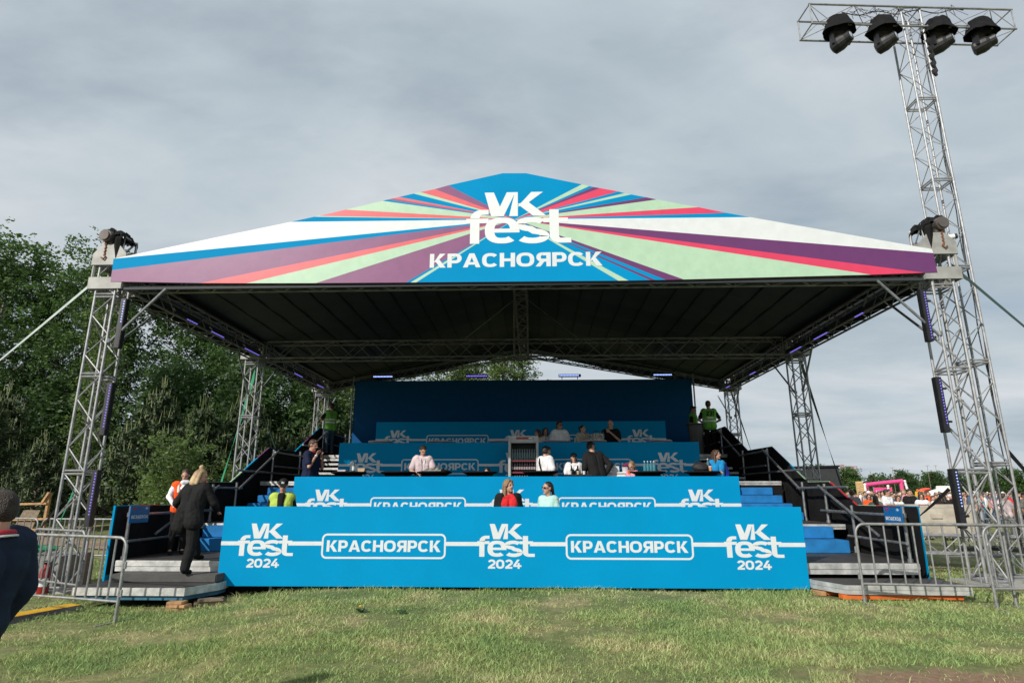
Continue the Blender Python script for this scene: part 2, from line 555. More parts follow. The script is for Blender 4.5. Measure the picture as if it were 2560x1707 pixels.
class Face:
    """a flat face to print on: origin, right and up vectors, normal"""
    def __init__(s, o, ux=(1, 0, 0), uz=(0, 0, 1)):
        s.o, s.ux, s.uz = V(o), V(ux).normalized(), V(uz).normalized()
        s.n = s.ux.cross(s.uz)
        s.k = 0

    def put(s, mb, pieces, x0, x1, y0, y1, src, lift=.0015):
        """scale pieces from the source box src=(a,b,c,d) into x0..x1, y0..y1"""
        a, b, c, d = src
        for v, f in pieces:
            s.k += 1
            z = lift + .0002 * (s.k % 9)
            mb.add([s.o + s.ux * (x0 + (p[0] - a) / (b - a) * (x1 - x0)) + s.uz * (y0 + (p[1] - c) / (d - c) * (y1 - y0)) + s.n * z for p in v], f)

    def word(s, mb, w, x0, x1, y0, y1, gap=.10, lift=.0015):
        g, L = lay(w, gap)
        s.put(mb, g, x0, x1, y0, y1, (0, L, 0, 1), lift)

    def fest(s, mb, x0, x1, yb, yx, lift=.0015):
        """the word 'fest': letters share a crossbar; yb baseline, yx x-height"""
        g, L = [], 0.0
        xs = {'f': 0.0, 'e': .52, 's': 1.36, 't': 2.16}
        for ch in 'fest':
            q, w = glyph(ch)
            g += [([(xs[ch] + p[0], p[1]) for p in v], f) for v, f in q]
        s.put(mb, g, x0, x1, yb, yx, (-.0, 2.90, 0, 1), lift)

    def vk(s, mb, x0, x1, y0, y1, lift=.0015):
        g, L = [], 0
        v = [poly((0, 1), (.27, 1), (.47, .36), (.66, 1), (.93, 1), (.58, 0), (.30, 0))]
        k = [poly((.80, 0), (1.06, 0), (1.20, 1), (.98, 1)), poly((1.02, .40), (1.60, 1), (1.98, 1), (1.34, .42)), poly((1.14, .54), (1.38, .66), (1.94, 0), (1.56, 0))]
        v = [poly((0, 1), (.30, 1), (.50, .40), (.50, 0), (.22, 0)), poly((.50, .40), (.72, 1), (1.0, 1), (.62, 0), (.50, 0))]
        k = [poly((.78, 0), (1.06, 0), (1.22, 1), (.98, 1), (.94, .40)), poly((1.06, .40), (1.58, 1), (1.96, 1), (1.34, .44)), poly((1.10, .52), (1.40, .64), (2.0, 0), (1.58, 0))]
        k = [poly((.80, 0), (1.08, 0), (1.08, 1), (.98, 1)), poly((1.06, .38), (1.52, 1), (1.90, 1), (1.36, .50)), poly((1.07, .50), (1.38, .62), (2.0, 0), (1.58, 0))]
        s.put(mb, v + k, x0, x1, y0, y1, (0, 2.0, 0, 1), lift)

    def frame(s, mb, x0, x1, y0, y1, r, t, lift=.0015):
        path = []
        for cx, cy, a in ((x1 - r, y1 - r, 0), (x0 + r, y1 - r, 90), (x0 + r, y0 + r, 180), (x1 - r, y0 + r, 270)):
            path += [(cx + r * math.cos(R(a + i * 15)), cy + r * math.sin(R(a + i * 15))) for i in range(7)]
        path.append(path[0])
        n = len(path)
        # offset inwards towards the centre line of the frame
        inn = []
        for cx, cy, a in ((x1 - r, y1 - r, 0), (x0 + r, y1 - r, 90), (x0 + r, y0 + r, 180), (x1 - r, y0 + r, 270)):
            inn += [(cx + (r - t) * math.cos(R(a + i * 15)), cy + (r - t) * math.sin(R(a + i * 15))) for i in range(7)]
        inn.append(inn[0])
        s.k += 1
        z = lift + .0002 * (s.k % 9)
        mb.add([s.o + s.ux * p[0] + s.uz * p[1] + s.n * z for p in path + inn], [(i, i + 1, n + i + 1, n + i) for i in range(n - 1)])


# ------------------------------------------------------------------ the four printed counter panels
def counter_panel(label, x0, x1, y, ztop, h):
    t = thing('counter_panel', label, 'panel', ((x0 + x1) / 2, y, ztop - h), 0, 'printed panels along the tiers')
    o = t.location
    w = x1 - x0
    mb = MB()
    mb.box((x0, y, ztop - h), (x1, y + .035, ztop), bev=.004)
    mb.build('board', BLUE, t, o)
    fc = Face((x0, y, ztop), (1, 0, 0), (0, 0, 1))
    f = w / 9.46
    q = h / 1.24
    logos = [.755, 4.70, 8.66]
    badges = [2.695, 6.675]
    for i, cx in enumerate(logos):
        m = MB()
        fc.vk(m, (cx - .275) * f, (cx + .275) * f, -.505 * q, -.27 * q)
        fc.fest(m, (cx - .475) * f, (cx + .455) * f, -.775 * q, -.53 * q)
        fc.word(m, '2024', (cx - .30) * f, (cx + .24) * f, -.955 * q, -.818 * q, .07)
        m.build('logo', WHITE, t, o)
    for cx in badges:
        m = MB()
        fc.frame(m, (cx - 1.02) * f, (cx + 1.02) * f, -.815 * q, -.425 * q, .085, .03)
        fc.word(m, 'КРАСНОЯРСК', (cx - .935) * f, (cx + .935) * f, -.706 * q, -.53 * q, .09)
        m.build('place_name', WHITE, t, o)
    segs = [(0, .35), (1.12, 1.675), (3.715, 4.28), (5.08, 5.655), (7.695, 8.25), (9.04, 9.46)]
    for a, b in segs:
        m = MB()
        m.add([(x0 + a * f, y - .0022, ztop - .612 * q), (x0 + b * f, y - .0022, ztop - .612 * q), (x0 + b * f, y - .0022, ztop - .55 * q), (x0 + a * f, y - .0022, ztop - .55 * q)], [(0, 1, 2, 3)])
        m.build('white_line', WHITE, t, o)
    return t


counter_panel('sunlit blue printed panel standing on the grass, frontmost of the four', -5.14, 4.31, 10.2, 1.29, 1.24)
counter_panel('sunlit blue printed panel behind the red-shirted woman, second tier from the grass', -5.13, 4.30, 13.04, 1.85, 1.24)
counter_panel('shaded blue printed panel behind the drinks fridge, third tier up', -5.14, 4.31, 15.95, 2.80, 1.24)
counter_panel('dim blue printed panel at the top tier, just before the dark back wall', -5.14, 4.27, 19.6, 3.77, 1.24)

# ------------------------------------------------------------------ tiers and stairs
AX = -.415                              # axis of symmetry of the stand


def mir(x):
    return 2 * AX - x


st = thing('tiered_stand', 'black decked four-tier stand with stairs at both ends under the canopy', 'grandstand', (AX, 10.3, 0))
so_ = st.location


def slab(name, x0, x1, y0, y1, z, t=.10, skirt=None):
    m = MB()
    m.box((x0, y0 + .01, z - t), (x1, y1, z))
    d = m.build(name, DECK, st, so_)
    e = MB()
    e.box((x0, y0, z - t - .002), (x1, y0 + .009, z - .004), bev=.002)
    e.box((x0, y0 - .012, z - t * .55), (x1, y0 - .001, z - .012), bev=.003)
    e.build('deck_edge', ALUEDGE, d, so_)
    return d


XR = 5.95
slab('deck', mir(6.1), 6.1, 10.30, 13.0, .43, .17)
slab('deck', mir(6.1), mir(4.45), 12.5, 15.4, .92)
slab('deck', 4.45, 6.1, 12.5, 15.4, .92)
slab('deck', mir(4.4), 4.4, 13.12, 15.9, .92)
slab('deck', mir(6.1), mir(4.45), 15.4, 19.4, 1.80)
slab('deck', 4.45, 6.1, 15.4, 19.4, 1.80)
slab('deck', mir(4.4), 4.4, 16.02, 19.55, 1.80)
slab('deck', mir(6.1), mir(4.45), 19.4, 22.6, 2.70)
slab('deck', 4.45, 6.1, 19.4, 22.6, 2.70)
slab('deck', mir(4.4), 4.4, 19.68, 22.6, 2.70)
for sgn in (0, 1):
    fx = (lambda a, b: (a, b)) if sgn else (lambda a, b: (mir(b), mir(a)))
    # carpeted lower steps
    for (y, z0, z1, xo) in ((11.85, .43, .66, 5.82), (12.2, .66, .88, 5.72)):
        a, b = fx(4.38, xo)
        m = MB()
        m.box((a, y, z0 + .004 if z0 > .5 else z0 + .002), (b, 12.49, z1), bev=.012)
        m.build('carpeted_step', CARPET, st, so_)
    for k in range(4):
        a, b = fx(4.38, 5.94 - .07 * k)
        m = MB()
        m.box((a, 13.95 + .36 * k, .923 + .18 * k), (b, 15.38, 1.10 + .18 * k), bev=.012)
        m.build('carpeted_step', CARPET, st, so_)
    # open metal treads
    for k in range(5):
        a, b = fx(4.38, 5.95 - .05 * k)
        m = MB()
        y, z = 17.5 + .37 * k, 1.95 + .15 * k
        m.box((a, y, z - .05), (b, y + .33, z), bev=.004)
        m.box((a, y - .014, z - .062), (b, y - .002, z - .012), bev=.003)
        m.build('metal_tread', ALUEDGE, st, so_)
    a, b = fx(4.40, 6.08)
    m = MB()
    m.box((a, 19.30, 1.82), (b, 19.36, 2.58))
    m.build('riser_cloth', BLACK, st, so_)
    m = MB()
    m.box((a, 15.32, .95), (b, 15.36, 1.68))
    m.build('riser_cloth', BLACK, st, so_)
m = MB()
m.box((mir(6.05), 10.5, -.25), (6.05, 10.55, .24))
m.box((mir(4.38), 13.2, .45), (4.38, 13.24, .80))
m.box((mir(4.38), 16.1, .94), (4.38, 16.14, 1.68))
m.box((mir(4.38), 19.75, 1.82), (4.38, 19.79, 2.58))
m.build('underskirt', BLACK, st, so_)
m = MB()
for x in (-4.3, -3.1, -1.6, 0.2, 2.0, 3.6):
    m.tube((x, 10.32, -.2), (x, 10.32, .26), .024)
m.build('support_leg', PIPE, st, so_)

# stacked deck plates used as first steps, right and left
t = thing('deck_plate', 'grey stacked deck plates as first step behind the barrier, on orange beams', 'step', (5.3, 9.9, 0))
pl = lambda z, d=0: [(4.47 + d, 9.55, z), (6.32, 9.52, z), (6.32, 10.28, z), (4.33, 10.28, z), (4.33, 10.16, z)]


def plate(m, pts, z0, z1, mi=0):
    n = len(pts)
    m.add([(p[0], p[1], z0) for p in pts] + [(p[0], p[1], z1) for p in pts], [(i, (i + 1) % n, n + (i + 1) % n, n + i) for i in range(n)] + [tuple(range(n)), tuple(range(n, 2 * n))], mi)


P0 = [(4.55, 9.54), (6.32, 9.50), (6.32, 10.285), (4.32, 10.285), (4.32, 10.12)]
for i, (z0, z1) in enumerate(((.075, .135), (.139, .20))):
    m = MB()
    plate(m, P0, z0, z1)
    m.build('plate_frame', ALUEDGE, t, t.location)
m = MB()
plate(m, [(p[0] + (.015 if p[0] < 5 else -.015), p[1] + (.015 if p[1] < 10 else 0)) for p in P0], .2, .206)
m.build('plate_top', DECK, t, t.location)
t = thing('timber_beam', 'orange timber planks lying under the deck plates by the right stairs', 'timber', (5.3, 9.7, 0))
m = MB()
m.box((4.5, 9.56, .002), (6.22, 9.70, .068), bev=.005)
m.box((4.4, 9.95, .002), (6.1, 10.1, .068), bev=.005)
m.build('plank', ORANGEW, t, t.location)
m = MB()
m.box((4.28, 9.9, .0), (4.42, 10.12, .06), mtx=None, bev=.005)
m.build('plank', WOOD, t, t.location)

t = thing('deck_plate', 'dark low deck plate with light edge as first step of the left stairs', 'step', (-6, 9.7, -.1))
P1 = [(-6.95, 9.42), (-5.22, 9.42), (-4.98, 10.0), (-4.98, 10.28), (-6.95, 10.28)]
m = MB()
plate(m, P1, .02, .13)
m.build('plate_frame', ALUEDGE, t, t.location)
m = MB()
plate(m, [(p[0] + (.015 if p[0] < -6 else -.02), p[1] + (.02 if p[1] < 9.6 else 0)) for p in P1], .13, .136)
m.build('plate_top', DECK, t, t.location)
m = MB()
plate(m, [(-6.9, 9.46), (-5.26, 9.46), (-5.02, 10.0), (-5.02, 10.28), (-6.9, 10.28)], -.045, .018)
m.build('base_beam', mat('weathered_blue', (.03, .13, .21), .7, var=.3), t, t.location)
t = tag(MB().box((-6.75, 9.92, .137), (-5.02, 10.29, .255), bev=.012).build('foam_step', FOAM), 'dark grey padded block as second step of the left stairs', 'step')
m = MB()
for k, (x, y, z, w, a) in enumerate(((-5.55, 9.45, -.15, .30, .1), (-5.5, 9.42, -.115, .26, -.1), (-5.58, 9.44, -.08, .30, .2), (-5.5, 9.44, -.047, .2, .05))):
    pass
for k, (x, y, z, w, a, mm) in enumerate(((-5.30, 9.42, -.17, .36, .12, WOOD), (-5.27, 9.40, -.128, .30, -.1, WOOD), (-5.31, 9.42, -.086, .24, .2, WOOD), (-4.98, 9.72, -.13, .42, .5, WOODD), (-4.95, 9.70, -.09, .36, .45, WOODD))):
    b = MB().box((-w / 2, -.09, 0), (w / 2, .09, .04), bev=.004).build('wood_block', mm)
    b.location = (x, y, z + .0)
    b.rotation_euler = (0, 0, a)
    lab = ['lowest fresh timber offcut stacked under the left step', 'middle fresh timber offcut in the stack under the left step', 'top small timber offcut on the stack under the left step',
           'grey weathered board lying under the corner of the front panel', 'upper weathered board below the left corner of the front panel'][k]
    tag(b, lab, 'timber', 'timber blocks under the left step')

# ------------------------------------------------------------------ stepped side railings with black cloth
PROF = [(10.28, 1.29), (12.15, 1.28), (13.15, 1.74), (14.15, 1.75), (16.05, 2.68), (17.85, 2.70), (19.75, 3.60), (22.3, 3.60)]


def topz(y):
    for (a, za), (b, zb) in zip(PROF, PROF[1:]):
        if a <= y <= b:
            return za + (zb - za) * (y - a) / (b - a)
    return PROF[-1][1]


def side_rail(xo, sgn, label):
    """xo: plane of the cloth; sgn +1 on the right side"""
    t = thing('stair_railing', label, 'railing', (xo, 10.3, 0))
    o = t.location
    m = MB()
    ys = [10.28 + (22.3 - 10.28) * i / 160 for i in range(161)]
    ys = sorted(set(ys + [p[0] for p in PROF]))
    nz = 14
    for i, y in enumerate(ys):
        zt = topz(y)
        zb = min(.3, zt - .3) if y > 11 else .44
        zb = -.1 if y > 10.6 else .2
        for k in range(nz + 1):
            q = k / nz
            f = .022 * math.sin(y * 9 + 1.5 * math.sin(q * 3)) * (1 - q) + .012 * mnoise.noise(V((y * 3, q * 4, sgn)))
            m.v.append((xo + f - sgn * .012, y, zb + (zt - zb) * q))
    for i in range(len(ys) - 1):
        for k in range(nz):
            a = i * (nz + 1) + k
            m.f.append([a, a + 1, a + nz + 2, a + nz + 1])
            m.m.append(0)
    m.build('black_cloth', BLACK, t, o, smooth=True)
    m = MB()
    cols = [0, 1, 2, 0, 3, 0, 1, 3, 0, 2]
    for (a, za), (b, zb) in zip(PROF, PROF[1:]):
        k = max(1, int((b - a) / .55))
        for i in range(k):
            y0, y1 = a + (b - a) * i / k, a + (b - a) * (i + 1) / k
            z0, z1 = topz(y0 + 1e-5) + .012, topz(y1 - 1e-5) + .012
            xx0, xx1 = xo + sgn * .016, xo + sgn * (.02 if sgn > 0 else .05)
            c = cols[(i + int(a * 3)) % 10]
            m.add([(xx0, y0, -.15), (xx1, y0, -.15), (xx1, y0, z0), (xx0, y0, z0), (xx0, y1, -.15), (xx1, y1, -.15), (xx1, y1, z1), (xx0, y1, z1)],
                  [(0, 1, 2, 3), (1, 5, 6, 2), (2, 6, 7, 3), (4, 0, 3, 7), (7, 6, 5, 4)], c)
    m.build('outer_banner', [BLUE, CORAL_, LIME_, PURPLE_], t, o)
    xi = xo - sgn * .16
    posts = [(10.42, .43), (12.05, .43), (13.05, .92), (14.1, .92), (15.95, .92), (17.8, 1.8), (19.65, 1.8), (22.0, 2.7)]
    for y, zb in posts:
        m = MB()
        m.tube((xi, y, zb - (.25 if y < 11 else 0)), (xi, y, topz(y) + .0), .027, 8)
        m.tube((xi, y, zb), (xi, y, zb + .05), .042, 8)
        for zz in (.14, ):
            m.tube((xi, y, topz(y) - zz - .035), (xi, y, topz(y) - zz + .035), .042, 8)
        m.build('post', PIPE, t, o)
    xr = xi - sgn * .055
    for y0, y1, z in ((10.35, 12.9, 1.15), (10.35, 12.2, .72), (12.0, 14.25, 1.62), (12.1, 13.2, 1.16), (13.9, 17.9, 2.02), (15.9, 18.0, 2.56), (16, 18, 2.2), (17.8, 19.7, 2.9), (19.6, 22.1, 3.46), (19.7, 22.1, 3.1)):
        z1 = z
        y1 = min(y1, 22.1)
        m = MB()
        m.tube((xr, y0, z), (xr, y1, z1), .024, 8)
        m.build('rail', PIPE, t, o)
    for (ya, za), (yb, zb) in (((11.05, .80), (13.1, 1.66)), ((14.0, 1.60), (16.0, 2.60)), ((17.75, 2.55), (19.7, 3.5))):
        m = MB()
        m.tube((xr - sgn * .05, ya, za), (xr - sgn * .05, yb, zb), .024, 8)
        m.build('diagonal_brace', PIPE, t, o)
    return t


LIME_ = mat("pale_green_print", (0.36, 0.54, 0.37), 0.5, var=0.04)
CORAL_ = mat("coral_print", (0.57, 0.048, 0.074), 0.5, var=0.04)
PURPLE_ = mat("purple_print", (0.155, 0.035, 0.14), 0.42, var=0.05)
side_rail(6.2, 1, 'black clothed stepped railing on scaffold pipes, on the crowd side of the stand')
side_rail(-7.05, -1, 'black clothed stepped railing on scaffold pipes, on the wooded side of the stand')

# blue signs hanging on the railings, facing the stairs
for (xs_, yc, rz_, z0, z1, lab) in ((5.90, 10.48, -88, 1.0, 1.285, 'blue entry sign hung on the right railing above the barrier'), (-6.77, 10.50, 86, 1.015, 1.295, 'blue entry sign hung on the left railing near the orange vest')):
    t = thing('hanging_sign', lab, 'sign', (xs_, yc, z0), R(rz_), 'blue signs on the railings')
    x0, x1 = -.235, .235
    w, h = x1 - x0, z1 - z0
    MB().box((-w / 2, 0, 0), (w / 2, .02, h), bev=.003).build('board', mat("sign_blue", (.005, .11, .33), .45), t)
    fc = Face((-w / 2, 0, 0))
    m = MB()
    fc.word(m, 'ВЕЗДЕХОД', .08 * w, .93 * w, .26 * h, .45 * h, .12)
    m.build('lettering', WHITE, t)
    m = MB()
    fc.put(m, [rect(0, .3, 1, .7), rect(.3, 0, .7, 1)], .74 * w, .9 * w, .77 * h, .93 * h, (0, 1, 0, 1))
    m.build('emblem', mat("pale_blue_print", (.35, .55, .75), .5), t)
    m = MB()
    fc.put(m, [stroke(arc(.5, .5, .3, .3, 0, 360, 20), .4, .4)], .08 * w, .32 * w, .78 * h, .90 * h, (0, 1, 0, 1))
    m.build('emblem', RED, t)

# ------------------------------------------------------------------ dark back wall
t = thing('backdrop_board', 'huge blue board with roof shade put into its colour, closing the back of the stand', 'back wall', (AX, 22.7, 2.7))
MB().box((-6.87, 22.7, 1.2), (6.03, 22.78, 5.72), bev=.01).build('board', WALLBLUE, t, t.location)
m = MB()
for x in (-6.93, 6.09):
    m.tube((x, 22.66, 1.5), (x, 22.66, 5.9), .03, 8)
m.build('edge_post', PIPE, t, t.location)

# ------------------------------------------------------------------ canopy roof
TXL, TXR = -8.45, 7.77
TY = [11.2, 17.6, 23.6]
CX = (TXL + TXR) / 2
t = thing('stage_canopy', 'gabled dark canopy with a striped blue, white, pink and purple front banner', 'canopy', (CX, 11, 5.4))
ro = t.location
YB = 10.93


def roofz(x, y=11):
    return 7.72 - .222 * max(0, abs(x - CX) - .22) - .012 * (y - 11)


# front banner: wedges radiating from one point, cut to the gable outline
C0 = (-.33, 6.76)
outline = [(-.57, 7.78, 'B'), (-1.67, 7.53, 'P'), (-1.94, 7.45, 'R'), (-2.23, 7.39, 'G'), (-2.37, 7.36, 'B'), (-2.66, 7.29, 'R'), (-2.78, 7.26, 'P'), (-2.90, 7.235, 'B'), (-2.99, 7.21, 'G'), (-3.73, 7.03, 'R'), (-4.27, 6.9, 'G'), (-4.36, 6.885, 'B'),
           (-4.83, 6.78, 'W'), (-8.35, 6.04, 'B'), (-8.335, 5.80, 'P'), (-8.33, 5.56, 'P'), (-6.51, 5.505, 'R'), (-5.59, 5.49, 'G'), (-4.21, 5.475, 'P'), (-2.44, 5.465, 'B'), (-2.35, 5.465, 'G'), (-2.24, 5.465, 'B'),
           (1.66, 5.45, 'G'), (1.85, 5.45, 'B'), (2.26, 5.453, 'P'), (2.37, 5.454, 'B'), (2.56, 5.455, 'P'), (2.9, 5.46, 'G'), (6.42, 5.51, 'R'), (7.42, 5.535, 'P'), (7.65, 5.54, 'P'), (7.64, 5.93, 'W'), (7.63, 6.01, 'W'),
           (4.28, 6.73, 'B'), (3.82, 6.83, 'R'), (3.29, 6.96, 'G'), (2.49, 7.14, 'P'), (2.29, 7.19, 'B'), (1.99, 7.26, 'G'), (1.86, 7.29, 'B'), (1.74, 7.33, 'R'), (1.38, 7.41, 'P'), (1.25, 7.435, 'B'), (1.17, 7.46, 'G'), (1.02, 7.5, 'B'), (-.1, 7.77, 'B')]
mats = [mat("banner_blue", (0.001, 0.25, 0.52), .6, spec=.05, var=.06, vscale=.8, bump=.12, bscale=2.2), mat("banner_purple_sheen", (0.21, 0.066, 0.175), .45, var=.06, bump=.12, bscale=2.2), mat("banner_coral", (0.68, 0.10, 0.12), .45, var=.06, bump=.12, bscale=2.2),  # left purple is lightened, a glossy sheen painted into its colour
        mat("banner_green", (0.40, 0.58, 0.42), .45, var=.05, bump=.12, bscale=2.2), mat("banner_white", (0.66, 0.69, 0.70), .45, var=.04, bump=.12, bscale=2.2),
        mat("banner_pink_red", (0.66, 0.042, 0.11), .45, var=.05, bump=.12, bscale=2.2), mat("banner_purple_no_sheen", (0.125, 0.028, 0.13), .45, var=.05, bump=.12, bscale=2.2)]
IX = {'B': 0, 'P': 1, 'R': 2, 'G': 3, 'W': 4}
m = MB()
n = len(outline)
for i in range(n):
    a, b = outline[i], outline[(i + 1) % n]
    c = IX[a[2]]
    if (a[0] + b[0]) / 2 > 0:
        c = {2: 5, 1: 6}.get(c, c)  # right half swaps in purple without the painted sheen, and a pinker red
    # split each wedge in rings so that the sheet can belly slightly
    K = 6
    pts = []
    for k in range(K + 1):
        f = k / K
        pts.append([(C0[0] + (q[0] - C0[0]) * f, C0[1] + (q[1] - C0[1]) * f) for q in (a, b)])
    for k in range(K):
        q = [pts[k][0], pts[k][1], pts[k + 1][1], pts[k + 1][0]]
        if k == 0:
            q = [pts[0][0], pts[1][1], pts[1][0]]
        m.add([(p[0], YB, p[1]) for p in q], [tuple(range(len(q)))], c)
# thickness: a returned hem around the rim
for i in range(n):
    a, b = outline[i], outline[(i + 1) % n]
    m.add([(a[0], YB, a[1]), (b[0], YB, b[1]), (b[0], YB + .06, b[1]), (a[0], YB + .06, a[1])], [(0, 1, 2, 3)], 4 if a[1] > 5.9 else 1)
ban = m.build('front_banner', mats, t, ro)
fc = Face((0, YB, 0))
m = MB()
fc.vk(m, -.93, .30, 6.83, 7.35, .002)
fc.fest(m, -1.29, .78, 6.25, 6.80, .002)
m.build('logo', mat("banner_letter_white", (0.70, 0.73, 0.74), .5, var=.02), ban, ro)
m = MB()
fc.word(m, 'КРАСНОЯРСК', -1.99, 1.37, 5.76, 6.05, .09, .002)
m.build('place_name', WHITE, ban, ro)

# canopy sheets
m = MB()
ys = [11.0 + (24.0 - 11.0) * i / 26 for i in range(27)]
xs = [CX + (7.95) * (j / 12 * 2 - 1) for j in range(13)]
xs = sorted(xs + [CX - .22, CX + .22])
for y in ys:
    for x in xs:
        sag = -.03 * math.sin((y - 11) / 13 * 8 * PI) ** 2
        m.v.append((x, y, roofz(x, y) + sag))
nx = len(xs)
for i in range(len(ys) - 1):
    for j in range(nx - 1):
        m.f.append([i * nx + j, i * nx + j + 1, (i + 1) * nx + j + 1, (i + 1) * nx + j])
        m.m.append(0)
b0 = len(m.v)
m.v += [(v[0], v[1], v[2] + .02) for v in m.v[:b0]]
for f in m.f[:len(m.f)]:
    m.f = m.f
k = len(m.f)
for i in range(k):
    m.f.append([q + b0 for q in reversed(m.f[i])])
    m.m.append(0)
m.build('roof_sheet', CANOPY, t, ro)
for j in range(-13, 14):                 # welts where the sheet lengths are laced together
    mm = MB()
    x = CX + j * .60
    if abs(x - CX) > 7.9:
        continue
    pts = [(x, y, roofz(x, y) - .03) for y in (11.02, 15, 19.5, 23.95)]
    for a, b in zip(pts, pts[1:]):
        mm.tube(a, b, .022, 5)
    mm.build('sheet_seam', SEAM, t, ro)
DARKALU = mat("dark_truss", (0.24, 0.245, 0.25), 0.5, 0.4, var=0.3)  # darker grey than the tower aluminium
ZB = 5.62
for x in (TXL + .18, TXR - .18):
    m = MB()
    truss(m, (x, 11.4, ZB), (x, 23.8, ZB), .46, .027, .013)
    m.build('eave_truss', DARKALU, t, ro)
    s_ = 1 if x < 0 else -1
    m = MB()
    m.add([(x + s_ * .26, 11.4, 5.86), (x + s_ * .26, 23.8, 5.86), (x - s_ * .2, 23.8, 5.98), (x - s_ * .2, 11.4, 5.98), (x - s_ * .2, 11.4, 5.94), (x - s_ * .2, 23.8, 5.94)], [(0, 1, 2, 3), (3, 2, 5, 4)])
    m.box((x - s_ * .262 - .004, 11.45, 5.50), (x - s_ * .262 + .004, 23.8, 5.99))
    m.build('eave_flap', SEAM, t, ro)
for i, (y, z, h) in enumerate(((11.25, 5.66, .4), (17.6, 5.70, .56), (23.6, 5.62, .0))):
    if h:
        m = MB()
        truss(m, (TXL + .4, y, z), (TXR - .4, y, z), h, .027, .013)
        m.build('cross_truss', DARKALU, t, ro)
for s_ in (-1, 1):
    m = MB()
    truss(m, (CX + s_ * 7.8, 23.7, 5.66), (CX + s_ * .1, 23.7, 7.0), .34, .024, .011)
    m.build('rafter_truss', DARKALU, t, ro)
    # dark gable cloth closing the rear above the rafter, open at the ridge
    m = MB()
    f = [(8.0, 5.5), (6.1, 5.92), (4.6, 6.10), (1.75, 6.74), (.7, 6.98), (.002, 7.03), (.002, roofz(CX, 24) - .02), (.3, roofz(CX + .3, 24) - .02), (8.0, roofz(CX + 8.0, 24) - .02)]
    m.prism([(CX + s_ * x, z) for x, z in f], 'y', 23.90, 23.915)
    m.build('rear_flap', CANOPY, t, ro)
m = MB()
truss(m, (CX, 11.2, 7.32), (CX, 23.7, 7.18), .4, .024, .011)
m.build('ridge_truss', DARKALU, t, ro)
m = MB()
truss(m, (CX, 17.6, 5.44), (CX, 17.6, 7.4), .46, .027, .012)
m.build('king_post', DARKALU, t, ro)
for s_ in (-1, 1):
    m = MB()
    m.tube((CX + s_ * .2, 17.5, 7.25), (CX + s_ * 1.75, 17.5, 5.98), .008, 5)
    m.build('stay_wire', PIPE, t, ro)
m = MB()
m.box((-8.2, 10.98, 5.40), (7.5, 11.03, 5.455), bev=.005)
m.build('front_bar', CANOPY, t, ro)

# ------------------------------------------------------------------ six truss towers
TSEC = [.06, 1.88, 3.70, 5.30]


def tower(x, y, label, front):
    z0 = gz(x, y)
    t = thing('truss_tower', label, 'tower', (x, y, z0), 0, 'truss towers carrying the canopy')
    o = t.location
    S_ = .44
    zs = [z0 + .05] + TSEC[1:] + [6.58 if front else 6.35]
    for a, b in zip(zs, zs[1:]):
        m = MB()
        truss(m, (x, y, a + .004), (x, y, b - .004), S_, .026, .0135)
        m.build('truss_section', ALU, t, o)
    m = MB()
    m.box((x - .42, y - .42, z0 + .0), (x + .42, y + .42, z0 + .05), bev=.008)
    m.build('base_plate', ALUPLATE, t, o)
    # sleeve block that slides on the tower and holds the roof
    m = MB()
    h, e = .34, .012
    hy = .25
    for yy in (y - hy, y + hy):
        m.box((x - h, yy - e, 5.42), (x + h, yy + e, 5.66))
        m.add([(x - h, yy - e, 5.92), (x + h, yy - e, 5.92), (x + h, yy - e, 6.16), (x + .16, yy - e, 6.36), (x - .16, yy - e, 6.36), (x - h, yy - e, 6.16),
               (x - h, yy + e, 5.92), (x + h, yy + e, 5.92), (x + h, yy + e, 6.16), (x + .16, yy + e, 6.36), (x - .16, yy + e, 6.36), (x - h, yy + e, 6.16)],
              [(0, 1, 2, 3, 4, 5), (11, 10, 9, 8, 7, 6)] + [(i, (i + 1) % 6, 6 + (i + 1) % 6, 6 + i) for i in range(6)])
    for xx in (x - h, x + h):
        m.box((xx - e, y - hy + e, 5.42), (xx + e, y + hy - e, 5.66))
        m.box((xx - e, y - hy + e, 5.92), (xx + e, y + hy - e, 6.16))
    for xx in (x - h + .04, x + h - .04):
        for yy in (y - hy + .03, y + hy - .03):
            m.tube((xx, yy, 5.66), (xx, yy, 5.92), .03, 6)
    m.build('sleeve_block', ALUPLATE, t, o)
    s_ = 1 if x < 0 else -1
    bl = [((x, y + .24, 4.35), (x + s_ * .1, y + 1.35, 5.42))]
    if front:
        bl.append(((x + s_ * .24, y - .2, 4.33), (x + s_ * 1.22, y - .2, 5.42)))
    else:
        bl.append(((x, y - .24, 4.35), (x + s_ * .1, y - 1.35, 5.42)))
    for a, b in bl:
        m = MB()
        m.tube(a, b, .026, 8)
        m.tube(a, V(a) + V((0, 0, .08)), .04, 8)
        m.build('knee_brace', PIPE if front else DARKALU, t, o)
    return t


TL = ['silver truss tower behind the left barrier, wooded side front', 'silver truss tower behind the green strap, wooded side middle', 'silver truss tower behind the left guard, wooded side rear']
TR = ['silver truss tower nearest the tall light mast, front of the canopy', 'dark lattice truss tower in front of the black box, right side middle', 'dark lattice truss tower beside the two guards, right side rear']
for i, y in enumerate(TY):
    tower(TXL, y, TL[i], i == 0)
    tower(TXR, y, TR[i], i == 0)

